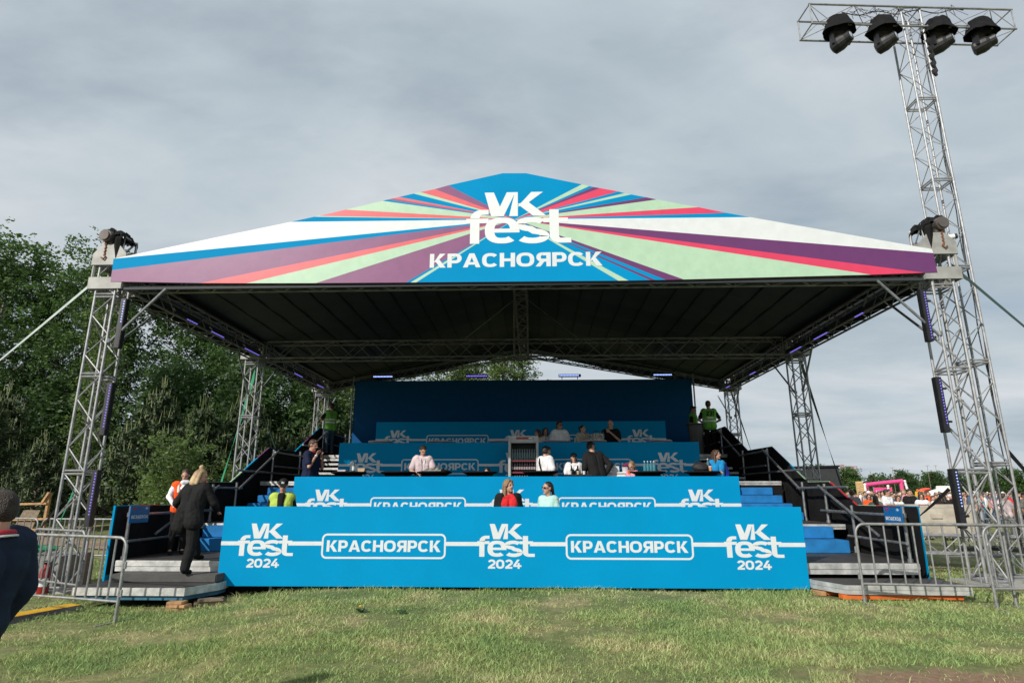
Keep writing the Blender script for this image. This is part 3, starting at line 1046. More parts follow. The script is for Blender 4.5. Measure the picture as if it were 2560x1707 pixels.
# chain hoists with covers on the front towers
for x, s_, lab in ((TXL, 1, 'chain hoist under a black cover on top of the left front tower'), (TXR, -1, 'chain hoist under a black cover on top of the right front tower')):
    t = thing('chain_hoist', lab, 'hoist', (x, 11.2, 6.6), 0, 'chain hoists on the towers')
    o = t.location
    m = MB()
    m.tube((x - s_ * .10, 10.86, 6.52), (x - s_ * .10, 11.16, 6.56), .125, 16)
    m.tube((x - s_ * .10, 10.82, 6.515), (x - s_ * .10, 10.862, 6.52), .095, 16)
    m.box((x - s_ * .10 - .09, 10.95, 6.36), (x - s_ * .10 + .09, 11.15, 6.5), bev=.02)
    m.build('motor', mat("hoist_motor", (.16, .14, .13), .4, .5), t, o)
    m = MB()
    for k in range(9):
        z = 6.42 - k * .035
        m.tube((x - s_ * .10, 10.93, z), (x - s_ * .10 + (.012 if k % 2 else -.012), 10.93, z - .03), .016, 5)
    m.path([(x - s_ * .10, 10.93, 6.12), (x - s_ * .06, 10.92, 6.08), (x - s_ * .1, 10.91, 6.03), (x - s_ * .15, 10.92, 6.07)], .016, 6)
    m.build('hook_chain', RUST, t, o)
    m = MB()
    g = 17
    for i in range(g):
        for j in range(g):
            u, v = i / (g - 1) - .5, j / (g - 1) - .5
            e = max(abs(u), abs(v)) * 2
            z = 6.76 - .34 * max(0, e - .55) ** 1.2 - .14 * (u * s_ + .5) + .10 * mnoise.noise(V((u * 5, v * 5, x))) + .06 * mnoise.noise(V((u * 13, v * 13, x)))
            w_ = .52 - .10 * max(0, e - .6)
            m.v.append((x + u * w_ + .05 * mnoise.noise(V((u * 9, v * 9, 5))), 11.16 + v * w_ + .05 * mnoise.noise(V((u * 9, v * 9, 9))), z))
    for i in range(g - 1):
        for j in range(g - 1):
            m.f.append([i * g + j, (i + 1) * g + j, (i + 1) * g + j + 1, i * g + j + 1])
            m.m.append(0)
    m.build('rain_cover', BLACK, t, o)
    m = MB()
    m.cap((x + s_ * .12, 11.0, 6.45), (x + s_ * .14, 11.0, 6.0), .10, .06, 8)
    m.build('chain_bag', BLACK, t, o)

# ------------------------------------------------------------------ LED strips
def led_strip(x, y, z0, z1, lab, off=0.0):
    t = thing('led_strip', lab, 'led strip', (x, y, z0), 0, 'LED strips upright on the front towers')
    o = t.location
    MB().box((x - .055, y, z0), (x + .055, y + .12, z1), bev=.008).build('housing', BLACKP, t, o)
    m, q = MB(), MB()
    n_ = 18
    for k in range(n_):
        z = z0 + .06 + (z1 - z0 - .12) * k / (n_ - 1)
        tgt = m if off <= k / n_ < .96 else q
        tgt.tube((x + .018, y - .004, z), (x + .018, y + .002, z), .0125, 8)
    m.build('lit_lamp_row', LED if off < .3 else LEDB, t, o)
    if q.v:
        q.build('dark_lamp_row', LEDOFF, t, o)
    c = MB()
    sg = -1 if x < 0 else 1
    for z in (z0 + .2, z1 - .2):
        c.tube((x, y + .1, z), (x + sg * .17, y + .1, z), .02, 6)
    c.build('clamp', BLACKP, t, o)


for x, nm in ((TXL + .42, 'left front tower'), (TXR - .42, 'right front tower')):
    led_strip(x, 10.97, 4.22, 5.22, f'black strip with violet lamps, topmost of three on the {nm}', 0 if x > 0 else .5)
    led_strip(x, 10.97, 2.55, 3.55, f'black strip with violet lamps, middle one of three on the {nm}', .1)
    led_strip(x, 10.97, .92, 1.92, f'black strip with violet lamps, lowest of three on the {nm}', .3 if x > 0 else .15)


def led_bar(p, axis, L, lab, grp, blue=False, lit=(0, 1)):
    t = thing('led_bar', lab, 'led bar', p, 0, grp)
    h = L / 2
    m = MB()
    q = MB()
    if axis == 'y':
        m.box((-.05, -h, -.06), (.05, h, .06), bev=.006)
        for k in range(10):
            y = -h + .06 + (L - .12) * k / 9
            if lit[0] <= k / 9 <= lit[1]:
                s_ = 1 if p[0] < 0 else -1
                q.box((-.028, y - .026, -.067), (.028, y + .026, -.059))
    else:
        m.box((-h, -.05, -.05), (h, .05, .05), bev=.006)
        m.tube((-h * .7, 0, -.14), (-h * .7, 0, -.05), .015)
        m.tube((h * .7, 0, -.14), (h * .7, 0, -.05), .015)
        for k in range(14):
            x = -h + .05 + (L - .1) * k / 13
            if lit[0] <= k / 13 <= lit[1] :
                q.tube((x, -.058, 0), (x, -.049, 0), .026, 8)
    m.build('housing', BLACKP, t)
    q.build('lit_lamp_row', LEDB if blue else LED, t)


names = ['nearest the front tower', 'next behind the nearest', 'third from the front', 'fourth from the front', 'rearmost']
for i, y in enumerate((13.15, 14.7, 16.5, 20.1, 22.2)):
    led_bar((TXL + .40, y, 5.50), 'y', .95, f'small violet light bar under the left eave, {names[i]}', 'light bars under the eaves', lit=((.5, 1), (0, .7), (0, 1), (0, .8), (.1, .9))[i])
for i, y in enumerate((13.5, 15.1, 16.7, 20.2, 22.6)):
    led_bar((TXR - .40, y, 5.46), 'y', .95, f'small violet light bar under the right eave, {names[i]}', 'light bars under the eaves', lit=((0, .4), (.1, .9), (0, .8), (0, .6), (.3, .8))[i])
for i, x in enumerate((-5.75, -2.15, 1.42, 5.0)):
    led_bar((x, 22.66, 5.87), 'x', .85, ('blue lamp bar on the left end of the dark back wall', 'violet lamp bar on the back wall under the poplars', 'white-blue lamp bar on the back wall, right of the middle', 'blue lamp bar on the right end of the dark back wall')[i], 'lamp bars on the back wall', blue=(i != 1), lit=((0, .95), (0, 1), (0, .99), (0, .9))[i])

# ------------------------------------------------------------------ tall light mast with four moving heads
MX, MY = 8.87, 12.2
t = thing('light_mast', 'tall silver truss mast with a T-shaped crossbar rising beside the canopy', 'mast', (MX, MY, gz(MX, MY)))
o = t.location
zz = [gz(MX, MY) + .05, 2.05, 4.05, 6.05, 8.05, 10.05, 12.50]
for a, b in zip(zz, zz[1:]):
    m = MB()
    truss(m, (MX, MY, a), (MX, MY, b), .48, .025, .0095, n=5)
    m.build('truss_section', ALU, t, o)
m = MB()
truss(m, (6.42, 12.02, 12.18), (11.25, 12.36, 12.18), .58, .024, .009, n=9)
m.build('crossbar', ALU, t, o)
m = MB()
m.box((MX - .5, MY - .5, gz(MX, MY) - .02), (MX + .5, MY + .5, gz(MX, MY) + .05), bev=.01)
m.build('base_plate', ALUPLATE, t, o)
m = MB()
m.path([(MX + .29, MY - .05 + .05 * math.sin(z * 2.3), z) for z in np.linspace(.4, 12.3, 40)], .018, 5)
m.path([(MX + .31, MY + .03 + .03 * math.sin(z * 3.1), z) for z in np.linspace(.4, 12.3, 40)], .012, 5)
m.path([(MX + d, 12.1, 12.46 + .05 * math.sin(d * 7)) for d in np.linspace(-1.5, 1.3, 30)], .012, 5)
for k in range(26):
    a = rnd.uniform(-1.4, 1.2)
    m.path([(MX + a, 12.05, 12.46), (MX + a + rnd.uniform(-.2, .2), 12.0, 12.46 + rnd.uniform(-.15, .12)), (MX + a + rnd.uniform(-.3, .3), 12.0, 12.4 + rnd.uniform(-.2, .1))], .006, 4)
m.path([(MX + .26 + .02 * math.sin(z * 31), MY - .25, z) for z in np.linspace(10.6, 11.6, 16)], [.03 + .02 * (i % 3) for i in range(16)], 6)
m.build('cable', BLACKP, t, o)


def moving_head(p, lab, ry, seed):
    t = thing('moving_head_light', lab, 'stage light', (p[0], p[1], p[2] + .06), ry, 'moving heads under the crossbar')
    t.scale = (.82, .82, .86)
    # black rain cover slung over the base
    m = MB()
    n_ = 20
    prof = [(.10, .16), (.27, .17), (.30, .10), (.33, -.02), (.37, -.12), (.42, -.20), (.43, -.235)]
    for i, (r, z) in enumerate(prof):
        for j in range(n_):
            a = 2 * PI * j / n_
            w_ = 1 + .07 * math.sin(4 * a + seed) * (i > 1) + .08 * mnoise.noise(V((math.cos(a) * 2, math.sin(a) * 2, i * .8 + seed)))
            m.v.append((r * w_ * math.cos(a) * 1.06, r * w_ * math.sin(a) * .8, z + .045 * mnoise.noise(V((math.cos(a) * 3, math.sin(a) * 3, seed + i)))))
    for i in range(len(prof) - 1):
        for j in range(n_):
            m.f.append([i * n_ + j, i * n_ + (j + 1) % n_, (i + 1) * n_ + (j + 1) % n_, (i + 1) * n_ + j])
            m.m.append(0)
    m.f.append(list(range(n_)))
    m.m.append(0)
    m.build('rain_cover', BLACK, t)
    MB().box((-.19, -.15, -.24), (.19, .15, .1), bev=.02).build('base', BLACKP, t)
    m = MB()
    for s_ in (-1, 1):
        m.box((s_ * .22 - .035, -.09, -.62), (s_ * .22 + .035, .09, -.22), bev=.015)
    m.box((-.25, -.09, -.27), (.25, .09, -.22), bev=.01)
    m.build('yoke', BLACKP, t)
    # lamp head: tapering barrel tilted towards the crowd
    ax = V((.66, -.74, .16)).normalized()
    c = V((0.0, 0, -.56))
    h = MB()
    h.path([c - ax * .26, c - ax * .22, c - ax * .03, c + ax * .07, c + ax * .15, c + ax * .27, c + ax * .29], [.12, .19, .21, .19, .15, .145, .12], 14)
    h.build('lamp_head', BLACKP, t)
    l_ = MB()
    l_.path([c + ax * .291, c + ax * .305, c + ax * .315], [.11, .095, .03], 14)
    l_.build('lens', GLASS, t)


for i, (x, z) in enumerate(((7.08, 11.86), (8.12, 11.88), (9.42, 11.88), (10.42, 11.90))):
    moving_head((x, 11.95 + .07 * (x - 8.9), z), ('covered moving head at the outer end of the crossbar, nearest the canopy', 'covered moving head just left of the mast top', 'covered moving head just right of the mast top', 'covered moving head at the far right end of the crossbar')[i], R((-6, -3, 4, 8)[i]), i * 1.7)

# security camera on the mast
t = thing('security_camera', 'small white bullet camera fixed between tower and light mast', 'camera', (8.28, 11.5, 6.45))
MB().tube((-.08, 0, 0), (.16, -.1, .02), .05, 12).build('housing', TENT, t)
MB().tube((.161, -.1, .02), (.2, -.117, .024), .052, 12).build('lens_hood', BLACKP, t)
MB().box((-.28, -.01, -.05), (-.07, .03, .03), bev=.01).build('bracket', TENT, t)

# ------------------------------------------------------------------ guy straps
def strap(a, b, w, mt, lab, name='guy_strap'):
    a, b = V(a), V(b)
    d = (b - a)
    side = d.normalized().cross(V((0.3, 1, 0.1))).normalized() * w / 2
    nn = d.normalized().cross(side.normalized()) * .004
    m = MB()
    K = 14
    for k in range(K + 1):
        p = a + d * k / K + V((0, 0, -.10 * math.sin(PI * k / K)))
        tw = math.cos(k * .25)
        m.v += [tuple(p + side * tw + nn), tuple(p - side * tw + nn), tuple(p - side * tw - nn), tuple(p + side * tw - nn)]
    for k in range(K):
        for j in range(4):
            m.f.append([k * 4 + j, k * 4 + (j + 1) % 4, k * 4 + 4 + (j + 1) % 4, k * 4 + 4 + j])
            m.m.append(0)
    o = m.build(name, mt, None, a)
    return tag(o, lab, 'strap', 'guy straps of the canopy')


strap((TXL - .35, 11.0, 5.5), (-14.6, 11.0, .0), .055, PALESTRAP, 'pale strap running down from the left front tower to outside the frame')
strap((TXR + .3, 11.2, 5.85), (13.6, 11.2, .0), .05, DARKSTRAP, 'dark strap running down from the right front tower past the mast')
strap((TXL - .05, 17.9, 5.4), (-9.9, 18.4, -.1), .12, GREEN, 'wide green strap beside the middle tower on the wooded side')
strap((TXR + .25, 17.9, 5.45), (9.9, 19.4, -.1), .09, DARKSTRAP, 'dark strap beside the middle tower on the crowd side')
strap((TXR + .1, 23.9, 5.45), (9.9, 25.6, -.1), .07, DARKSTRAP, 'dark strap beside the rear tower on the crowd side')
strap((TXL - .3, 17.8, 5.4), (-8.15, 19.3, 2.6), .03, DARKSTRAP, 'thin dark strap hanging below the left eave')
strap((TXL - .2, 11.1, 1.35), (-10.2, 11.6, -.1), .05, BLACK, 'black strap from the left front tower down to the concrete block')
strap((TXL + .2, 11.5, 1.25), (-7.2, 12.3, .75), .05, BLACK, 'short black strap from the left tower to the railing cloth')
strap((TXL - .2, 11.4, 1.7), (-10.0, 12.4, -.1), .045, GREEN, 'thin green strap by the poplar trunk left of the tower')
strap((7.42, 11.3, 1.58), (6.5, 12.4, .55), .06, BLACK, 'black strap slanting across the concrete block on the right')
strap((MX + .3, 12.1, 2.3), (11.4, 12.6, -.1), .07, BLACK, 'black strap slanting down at the right of the mast')

# ------------------------------------------------------------------ crowd barriers
def make_barrier(L=2.15, H=1.08, n=9, label='', near=True):
    t = thing('crowd_barrier', label, 'barrier', (0, 0, 0), 0, 'steel crowd barriers')
    r, c = .021, .14
    pts = [(0, 0, .05), (0, 0, H - c)] + [(c - c * math.cos(R(a)), 0, H - c + c * math.sin(R(a))) for a in range(15, 91, 15)]
    pts += [(L - c + c * math.sin(R(a)), 0, H - c + c * math.cos(R(a))) for a in range(0, 91, 15)] + [(L, 0, .05)]
    m = MB()
    m.path(pts, r, 8)
    m.tube((0, 0, .26), (L, 0, .26), .018, 8)
    m.build('frame', STEEL, t, smooth=True)
    m = MB()
    for k in range(n):
        x = L * (k + 1) / (n + 1)
        m.tube((x, 0, .26), (x, 0, H - .005), .0135, 6, cap=False)
    m.build('bar_infill', STEEL, t)
    for x in (.0, L):
        m = MB()
        m.box((x - .022, -.30, .0), (x + .022, .30, .012), bev=.003)
        m.tube((x, 0, .0), (x, 0, .08), .025, 8)
        m.build('foot', STEEL, t)
    for x, zz in ((-.035, .32), (-.035, .68)):
        m = MB()
        m.box((x - .012, -.012, zz), (x + .02, .012, zz + .09), bev=.004)
        m.build('hook', STEEL, t)
    return t


def put_barrier(b, a, x0, y0, x1, y1, label, tilt=0.0):
    L = math.hypot(x1 - x0, y1 - y0)
    rz = math.atan2(y1 - y0, x1 - x0)
    z = min(gz(x0, y0), gz(x1, y1)) + .0
    dz = gz(x1, y1) - gz(x0, y0)
    o = b if a else dup(b, (0, 0, 0))
    o.location = (x0, y0, gz(x0, y0) + .0)
    o.rotation_euler = (0, -math.atan2(dz, L), rz)
    o.scale = (L / 2.15, 1, 1)
    o['label'] = label
    return o


b0 = make_barrier()
put_barrier(b0, True, 4.70, 9.36, 6.62, 9.12, 'grey steel barrier standing before the right deck plates')
b1 = make_barrier(n=10)
put_barrier(b0, False, 6.26, 8.98, 8.42, 8.80, 'grey steel barrier at the right edge of the frame, overlapping its neighbour')
put_barrier(b1, True, -5.62, 8.52, -7.70, 9.05, 'near steel barrier before the left steps, beside the man in the navy jacket')
put_barrier(b0, False, -7.28, 9.98, -8.75, 10.72, 'steel barrier at an angle just behind the nearest left barrier')
for i, (x0, y0, x1, y1, lab) in enumerate(((-9.9, 14.6, -12.0, 14.9, 'far steel barrier left of the wooden easel, by the wood'), (-9.65, 14.55, -7.55, 14.25, 'far steel barrier behind the left front tower'), (-7.5, 13.9, -5.9, 14.6, 'far steel barrier just left of the black railing'),
                                              (-12.2, 15.0, -14.3, 15.4, 'far steel barrier behind the dark jacket, at the left edge'),
                                              (9.3, 14.6, 11.2, 14.9, 'steel barrier in the grass behind the light mast, left one'), (11.3, 14.9, 13.4, 15.2, 'steel barrier in the grass behind the light mast, right one'))):
    put_barrier(b0, False, x0, y0, x1, y1, lab)

# ------------------------------------------------------------------ concrete blocks and clutter
def block(x, y, sx, sy, sz, mt, lab, rz=0.0, z=None, lug=True):
    z = gz(x, y) if z is None else z
    t = thing('concrete_block', lab, 'ballast block', (x, y, z - .03), rz, 'concrete ballast blocks')
    m = MB()
    w = .05
    m.prism([(-sy / 2, 0), (sy / 2, 0), (sy / 2, sz * .55), (sy / 2 - w, sz), (-sy / 2 + w, sz), (-sy / 2, sz * .55)], 'x', -sx / 2, sx / 2)
    m.build('body', mt, t)
    if lug:
        m = MB()
        m.box((-.12, -sy / 2 - .02, sz * .62), (.12, -sy / 2 + .05, sz * .80), bev=.015)
        m.build('lifting_recess', mt, t)
        m = MB()
        m.path([(-.1, 0, sz - .02), (-.1, 0, sz + .07), (.1, 0, sz + .07), (.1, 0, sz - .02)], .012, 6)
        m.build('lifting_loop', RUST, t)
    return t


block(8.95, 14.6, 1.75, .9, .60, CONCRETE, 'pale concrete block, upper one of the pair behind the right railing', R(-4), gz(9, 14.6) + .74)
block(9.75, 15.7, 1.6, .9, .66, CONCRETE, 'pale concrete block farther back, behind the block with the lifting recess', R(-2), gz(9, 15.7) + .74, False)
block(-9.0, 11.55, .9, 1.1, .62, CONCRETED, 'dark grey concrete block by the left tower with a green strap on top', R(6))
t = tag(MB().path([(-9.3, 11.2, .47), (-9.15, 11.1, .52), (-8.95, 11.2, .50), (-8.8, 11.35, .53), (-9.0, 11.5, .50), (-9.25, 11.45, .54), (-9.3, 11.25, .50), (-9.0, 11.15, .56)], .045, 6).build('strap_bundle', GREEN, smooth=True), 'crumpled green strap bundle lying on the dark concrete block', 'strap')
t = thing('fire_extinguisher', 'red fire extinguisher standing in front of the dark concrete block', 'fire extinguisher', (-8.42, 10.72, gz(-8.42, 10.72)))
MB().lathe([(.075, 0), (.085, .02), (.085, .38), (.07, .43), (.03, .46), (.03, .50)], (0, 0, 0), 18).build('cylinder', RED, t, smooth=True)
MB().lathe([(.0855, .14), (.0865, .141), (.0865, .27), (.0855, .271)], (0, 0, 0), 18).build('label_band', WHITE, t)
MB().box((-.015, -.09, .50), (.015, .05, .53), bev=.005).box((-.012, -.1, .545), (.012, .03, .56)).build('valve_handle', BLACKP, t)
MB().path([(.02, 0, .5), (.09, -.01, .48), (.11, -.02, .3), (.10, -.03, .12)], .011, 6).build('hose', BLACKP, t)

t = thing('cable_ramp', 'yellow lidded cable ramp lying on the grass at the lower left', 'cable ramp', (-7.0, 8.9, 0))
g0, g1 = V((-6.85, 9.40, gz(-6.8, 9.4) + .01)), V((-7.25, 7.85, gz(-7.2, 7.9) + .01))
d = (g1 - g0)
sx = d.normalized().cross(V((0, 0, 1))).normalized()
m, q = MB(), MB()
K = 16
for k in range(K):
    a, b = g0 + d * k / K, g0 + d * (k + .97) / K
    z = V((0, 0, .055))
    h = V((0, 0, .010))
    for j in range(3):
        s0, s1 = -.12 + j * .08 + .004, -.12 + (j + 1) * .08 - .004
        q.add([a + sx * s0 + z, a + sx * s1 + z, b + sx * s1 + z, b + sx * s0 + z, a + sx * (s0 + .015) + z + h, a + sx * (s1 - .015) + z + h, b + sx * (s1 - .015) + z + h, b + sx * (s0 + .015) + z + h],
              [(4, 5, 6, 7), (0, 1, 5, 4), (1, 2, 6, 5), (2, 3, 7, 6), (3, 0, 4, 7)])
m.add([g0 - sx * .25, g0 + sx * .25, g1 + sx * .25, g1 - sx * .25, g0 - sx * .125 + V((0, 0, .054)), g0 + sx * .125 + V((0, 0, .054)), g1 + sx * .125 + V((0, 0, .054)), g1 - sx * .125 + V((0, 0, .054))],
      [(4, 5, 6, 7), (0, 1, 5, 4), (1, 2, 6, 5), (2, 3, 7, 6), (3, 0, 4, 7)])
m.build('rubber_base', BLACKP, t, t.location)
q.build('lid', YELLOW, t, t.location)

# horizontal truss carrying the blocks behind the right barrier
t = thing('ground_truss', 'silver truss lying level above the grass between the tower and the mast', 'truss', (9, 13.6, .4))
m = MB()
truss(m, (7.2, 13.7, .50), (11.6, 13.1, .42), .42, .028, .013)
m.build('truss_section', ALU, t, t.location)
m = MB()
for x in (8.0, 9.4, 11.0):
    m.tube((x, 13.62 - .13 * (x - 7.8), gz(x, 13.6) - .05), (x, 13.62 - .13 * (x - 7.8), .32), .03, 8)
m.build('leg', PIPE, t, t.location)
m = MB()
m.path([(8.6, 13.1, .42), (9.2, 13.0, .44), (9.9, 12.9, .40), (10.6, 12.85, .45), (11.4, 12.8, .42)], .05, 6)
m.path([(8.0, 12.2, -.08), (8.8, 12.9, -.07), (9.6, 12.4, -.07), (10.4, 12.9, -.07), (11.5, 12.5, -.08)], .04, 6)
m.build('cable', BLACKP, t, t.location)

# ------------------------------------------------------------------ tables on the tiers
def tall_table(x, y, z, h, r, mt, lab, grp, narrow=.15):
    t = thing('cocktail_table', lab, 'table', (x, y, z), 0, grp)
    MB().lathe([(r, h - .03), (r + .008, h - .015), (r, h), (.02, h + .001), (0.0, h + .001)], (0, 0, 0), 28).build('tabletop', mt, t)
    MB().lathe([(r * .88, 0.004), (r * .66, .10), (narrow + .03, .40), (narrow, .62), (narrow + .05, .82), (r * .76, h - .06), (r - .004, h - .032)], (0, 0, 0), 28, wob=.05).build('stretch_cover', mt, t, smooth=True)
    return t


for i, (x, lab) in enumerate(((-4.31, 'black covered table with food boxes and a bottle, by the navy-shirted man'), (-3.15, 'black covered empty table right of the table with food boxes'), (-2.3, 'black covered table under the grey jacket of the man in pale pink'),
                              (-1.24, 'black covered empty table where a dark-haired child peeps over'), (.16, 'black covered table just in front of the drinks fridge'), (2.62, 'black covered table in front of the little girl'), (3.86, 'black covered table with the black backpack on it'))):
    tall_table(x, 14.2 if i != 4 else 14.0, .92, 1.07, .40, BLACK, lab, 'black tables on the second tier')
for i, (x, lab) in enumerate(((-4.37, 'white rimmed table at the left end of the upper tier'), (-2.66, 'second white rimmed table on the upper tier, standing empty'), (-.9, 'white rimmed empty table just left of the drinks fridge'),
                              (.62, 'white rimmed table where the man in glasses leans'), (1.72, 'white rimmed table with the patterned handbag'), (3.56, 'white rimmed empty table at the right end of the upper tier'))):
    tall_table(x, 17.3, 1.8, 1.15, .36, LILACWHITE, lab, 'white tables on the upper tier')
tall_table(5.5, 20.6, 2.7, 1.08, .34, GREYCLOTH, 'grey stretch-covered table before the two guards', 'grey table', .22)

# drinks fridge
t = thing('drinks_fridge', 'glass-fronted grey drinks fridge full of bottles on the second tier', 'fridge', (-.24, 14.85, .92))
fw, fd, fh = .74, .62, 1.95
m = MB()
fr = mat("fridge_grey", (.42, .43, .42), .4)
ins = mat("fridge_inside", (.03, .035, .05), .5)
w2 = fw / 2
m.box((-w2, .06, 0), (-w2 + .05, fd, fh), bev=.01)
m.box((w2 - .05, .06, 0), (w2, fd, fh), bev=.01)
m.box((-w2 + .051, fd - .04, 0), (w2 - .051, fd, fh), bev=.005)
m.box((-w2 + .051, .06, fh - .10), (w2 - .051, fd - .045, fh), bev=.005)
m.box((-w2 + .051, .06, 0), (w2 - .051, fd - .045, .30), bev=.005)
m.build('cabinet', fr, t)
d = MB()
d.box((-w2, 0, .30), (-w2 + .065, .055, fh), bev=.012)
d.box((w2 - .065, 0, .30), (w2, .055, fh), bev=.012)
d.box((-w2 + .066, 0, fh - .17), (w2 - .066, .055, fh), bev=.012)
d.box((-w2 + .066, 0, .30), (w2 - .066, .055, .38), bev=.012)
dd = d.build('door', fr, t)
fc = Face((-w2, 0, fh))
m = MB()
fc.put(m, [rect(0, 0, 1, 1)], .19, .62, -.085, -.03, (0, 1, 0, 1))
m.build('header_strip', RED, dd)
m = MB()
fc.put(m, [rect(0, 0, 1, 1)], .50, .60, -.075, -.04, (0, 1, 0, 1), .007)
m.build('header_mark', WHITE, dd)
m = MB()
m.box((-w2 + .052, fd - .047, .302), (w2 - .052, fd - .042, fh - .102))
m.build('lining', ins, t)
shelf_m = mat("fridge_shelf_edge", (.20, .035, .05), .4)
sz_ = [.40, .76, 1.10, 1.38]
for z in sz_:
    m = MB()
    m.box((-w2 + .055, .075, z - .03), (w2 - .055, fd - .06, z - .018))
    m.box((-w2 + .055, .062, z - .045), (w2 - .055, .074, z - .008))
    m.build('shelf', shelf_m, t)
cola = mat("dark_cola", (.012, .006, .01), .15, var=.2)
cap_m = mat("bottle_cap", (.30, .26, .27), .4)
water = mat("water_bottle", (.10, .16, .17), .12)
redb = mat("orange_drink", (.35, .05, .03), .2)


def bottle(mt, cap, h, r, lab, grp):
    t = thing('drink_bottle', lab, 'bottle', (0, 0, 0), 0, grp)
    MB().lathe([(r * .9, 0), (r, .01), (r, h * .55), (r * .92, h * .62), (r * .42, h * .86), (r * .40, h * .93)], (0, 0, 0), 10).build('body', mt, t, smooth=True)
    MB().lathe([(r * .46, h * .93), (r * .46, h), (.001, h)], (0, 0, 0), 10).build('cap', cap, t)
    MB().lathe([(r * 1.01, h * .25), (r * 1.02, h * .26), (r * 1.02, h * .48), (r * 1.01, h * .49)], (0, 0, 0), 10).build('wrapper', cap if mt is not water else mt, t)
    return t


kinds = {'w': bottle(water, cap_m, .27, .030, 'clear water bottle in the top row of the fridge', 'water bottles in the fridge'), 'c': bottle(cola, cap_m, .26, .030, 'dark cola bottle on a lower shelf of the fridge', 'cola bottles in the fridge'),
         'r': bottle(redb, cap_m, .25, .030, 'orange-red drink bottle low in the fridge near the reaching hand', 'orange bottles in the fridge')}
used = set()
for si, z in enumerate(sz_[::-1]):
    for k in range(10):
        x = -w2 + .10 + k * .060
        kd = 'w' if si == 0 else ('r' if si == 3 and k > 5 else 'c')
        b = kinds[kd]
        p = (t.location.x + x, t.location.y + .13, .92 + z - .017)
        if kd in used:
            b = dup(b, p)
        else:
            used.add(kd)
            b.location = p

# things on the black tables
t = thing('water_bottle', 'clear bottle with a white wrapper on the food table', 'bottle', (-4.18, 14.1, 1.992))
MB().lathe([(.03, 0), (.032, .01), (.032, .15), (.012, .21), (.012, .23)], (0, 0, 0), 12).build('body', water, t, smooth=True)
MB().lathe([(.033, .03), (.0335, .031), (.0335, .12), (.033, .121)], (0, 0, 0), 12).build('wrapper', WHITE, t)
MB().lathe([(.014, .23), (.014, .25), (0.001, .25)], (0, 0, 0), 10).build('cap', BLACKP, t)
CARD = mat("kraft_card", (.48, .36, .24), .8)
for i, (x, w_, h, mt, lab) in enumerate(((-4.45, .2, .03, LILACWHITE, 'flat white food tray at the left of the food table'), (-3.99, .17, .065, CARD, 'kraft card food box at the right of the food table'))):
    t = thing('food_box', lab, 'food box', (x, 14.15, 1.992))
    MB().prism([(-w_ * .42, 0), (w_ * .42, 0), (w_ / 2, h), (-w_ / 2, h)], 'y', -.08, .08).build('tray', mt, t)
    MB().box((-w_ / 2, -.085, h + .001), (w_ / 2, .085, h + .012), bev=.003).build('lid', mt, t)
t = thing('backpack', 'black backpack slumped on the table beside the woman in blue', 'bag', (3.83, 14.2, 1.99))
m = MB()
m.ell((0, 0, .09), (.19, .11, .115), 18, 12)
m.ell((.02, -.07, .065), (.13, .06, .065), 14, 9)
m.build('body', mat("bag_black", (.012, .012, .014), .7, bump=.5, bscale=12), t, smooth=True)
MB().path([(-.12, -.02, .16), (-.09, -.03, .235), (-.02, -.03, .245), (.04, -.02, .19)], .014, 6).build('handle', BLACKP, t, smooth=True)
t = thing('water_bottle', 'pale bottle standing behind the backpack', 'bottle', (4.05, 14.35, 1.992))
MB().lathe([(.03, 0), (.034, .01), (.034, .19), (.014, .25), (.014, .27)], (0, 0, 0), 12).build('body', water, t, smooth=True)
MB().lathe([(.016, .27), (.016, .295), (0.001, .295)], (0, 0, 0), 10).build('cap', WHITE, t)
teal = mat("teal_bottle", (.05, .22, .28), .15)
for k in range(4):
    t = thing('water_bottle', 'teal-tinted bottle in the row behind the little girl', 'bottle', (2.66 + .075 * k, 14.75, 2.02), 0, 'teal bottles behind the little girl')
    MB().lathe([(.03, 0), (.034, .01), (.034, .11), (.012, .19), (.012, .21)], (0, 0, 0), 12).build('body', teal, t, smooth=True)
    MB().lathe([(.016, .21), (.016, .235), (0.001, .235)], (0, 0, 0), 10).build('cap', WHITE, t)
t = thing('serving_counter', 'white serving counter behind the bending man in black', 'counter', (2.0, 14.95, .92))
MB().box((-.62, -.25, 0), (1.0, .25, 1.04), bev=.01).build('front', TENT, t)
MB().box((-.65, -.28, 1.041), (1.03, .28, 1.075), bev=.008).build('worktop', TENT, t)
t = thing('carton', 'white carton on the serving counter', 'box', (1.95, 14.8, 1.998))
MB().box((-.1, -.08, 0), (.1, .08, .13), bev=.005).build('body', WHITE, t)
MB().box((-.1, -.082, .131), (-.002, .082, .14)).box((.002, -.082, .131), (.1, .082, .137)).build('flap', WHITE, t)
t = thing('berry_tub', 'purple-red tub on the serving counter beside the little girl', 'tub', (2.2, 14.75, 1.998))
MB().lathe([(.07, 0), (.085, .11)], (0, 0, 0), 14).build('tub', LILACWHITE, t)
m = MB()
for k in range(26):
    a = rnd.random() * 6.28
    q = rnd.random() * .085
    m.ell((q * math.cos(a), q * math.sin(a), .13 + rnd.random() * .06), (.022,) * 3, 6, 4)
m.build('berry_heap', mat("berry", (.20, .03, .09), .4), t)
for k, x in enumerate((.88, 1.06, 1.2)):
    t = thing('paper_cup', 'small pale cup on the ledge before the girl with braids', 'cup', (x - .02, 14.35, 1.93), 0, 'cups before the girl with braids')
    MB().lathe([(.028, 0), (.036, .07)], (0, 0, 0), 12).build('cup', WHITE if k != 1 else CARD, t)
    MB().lathe([(.0375, .068), (.038, .072), (.036, .076), (.001, .076)], (0, 0, 0), 12).build('rim_lid', WHITE, t)
t = thing('prep_table', 'dark narrow table in front of the girl with braids', 'table', (1.04, 14.4, .92))
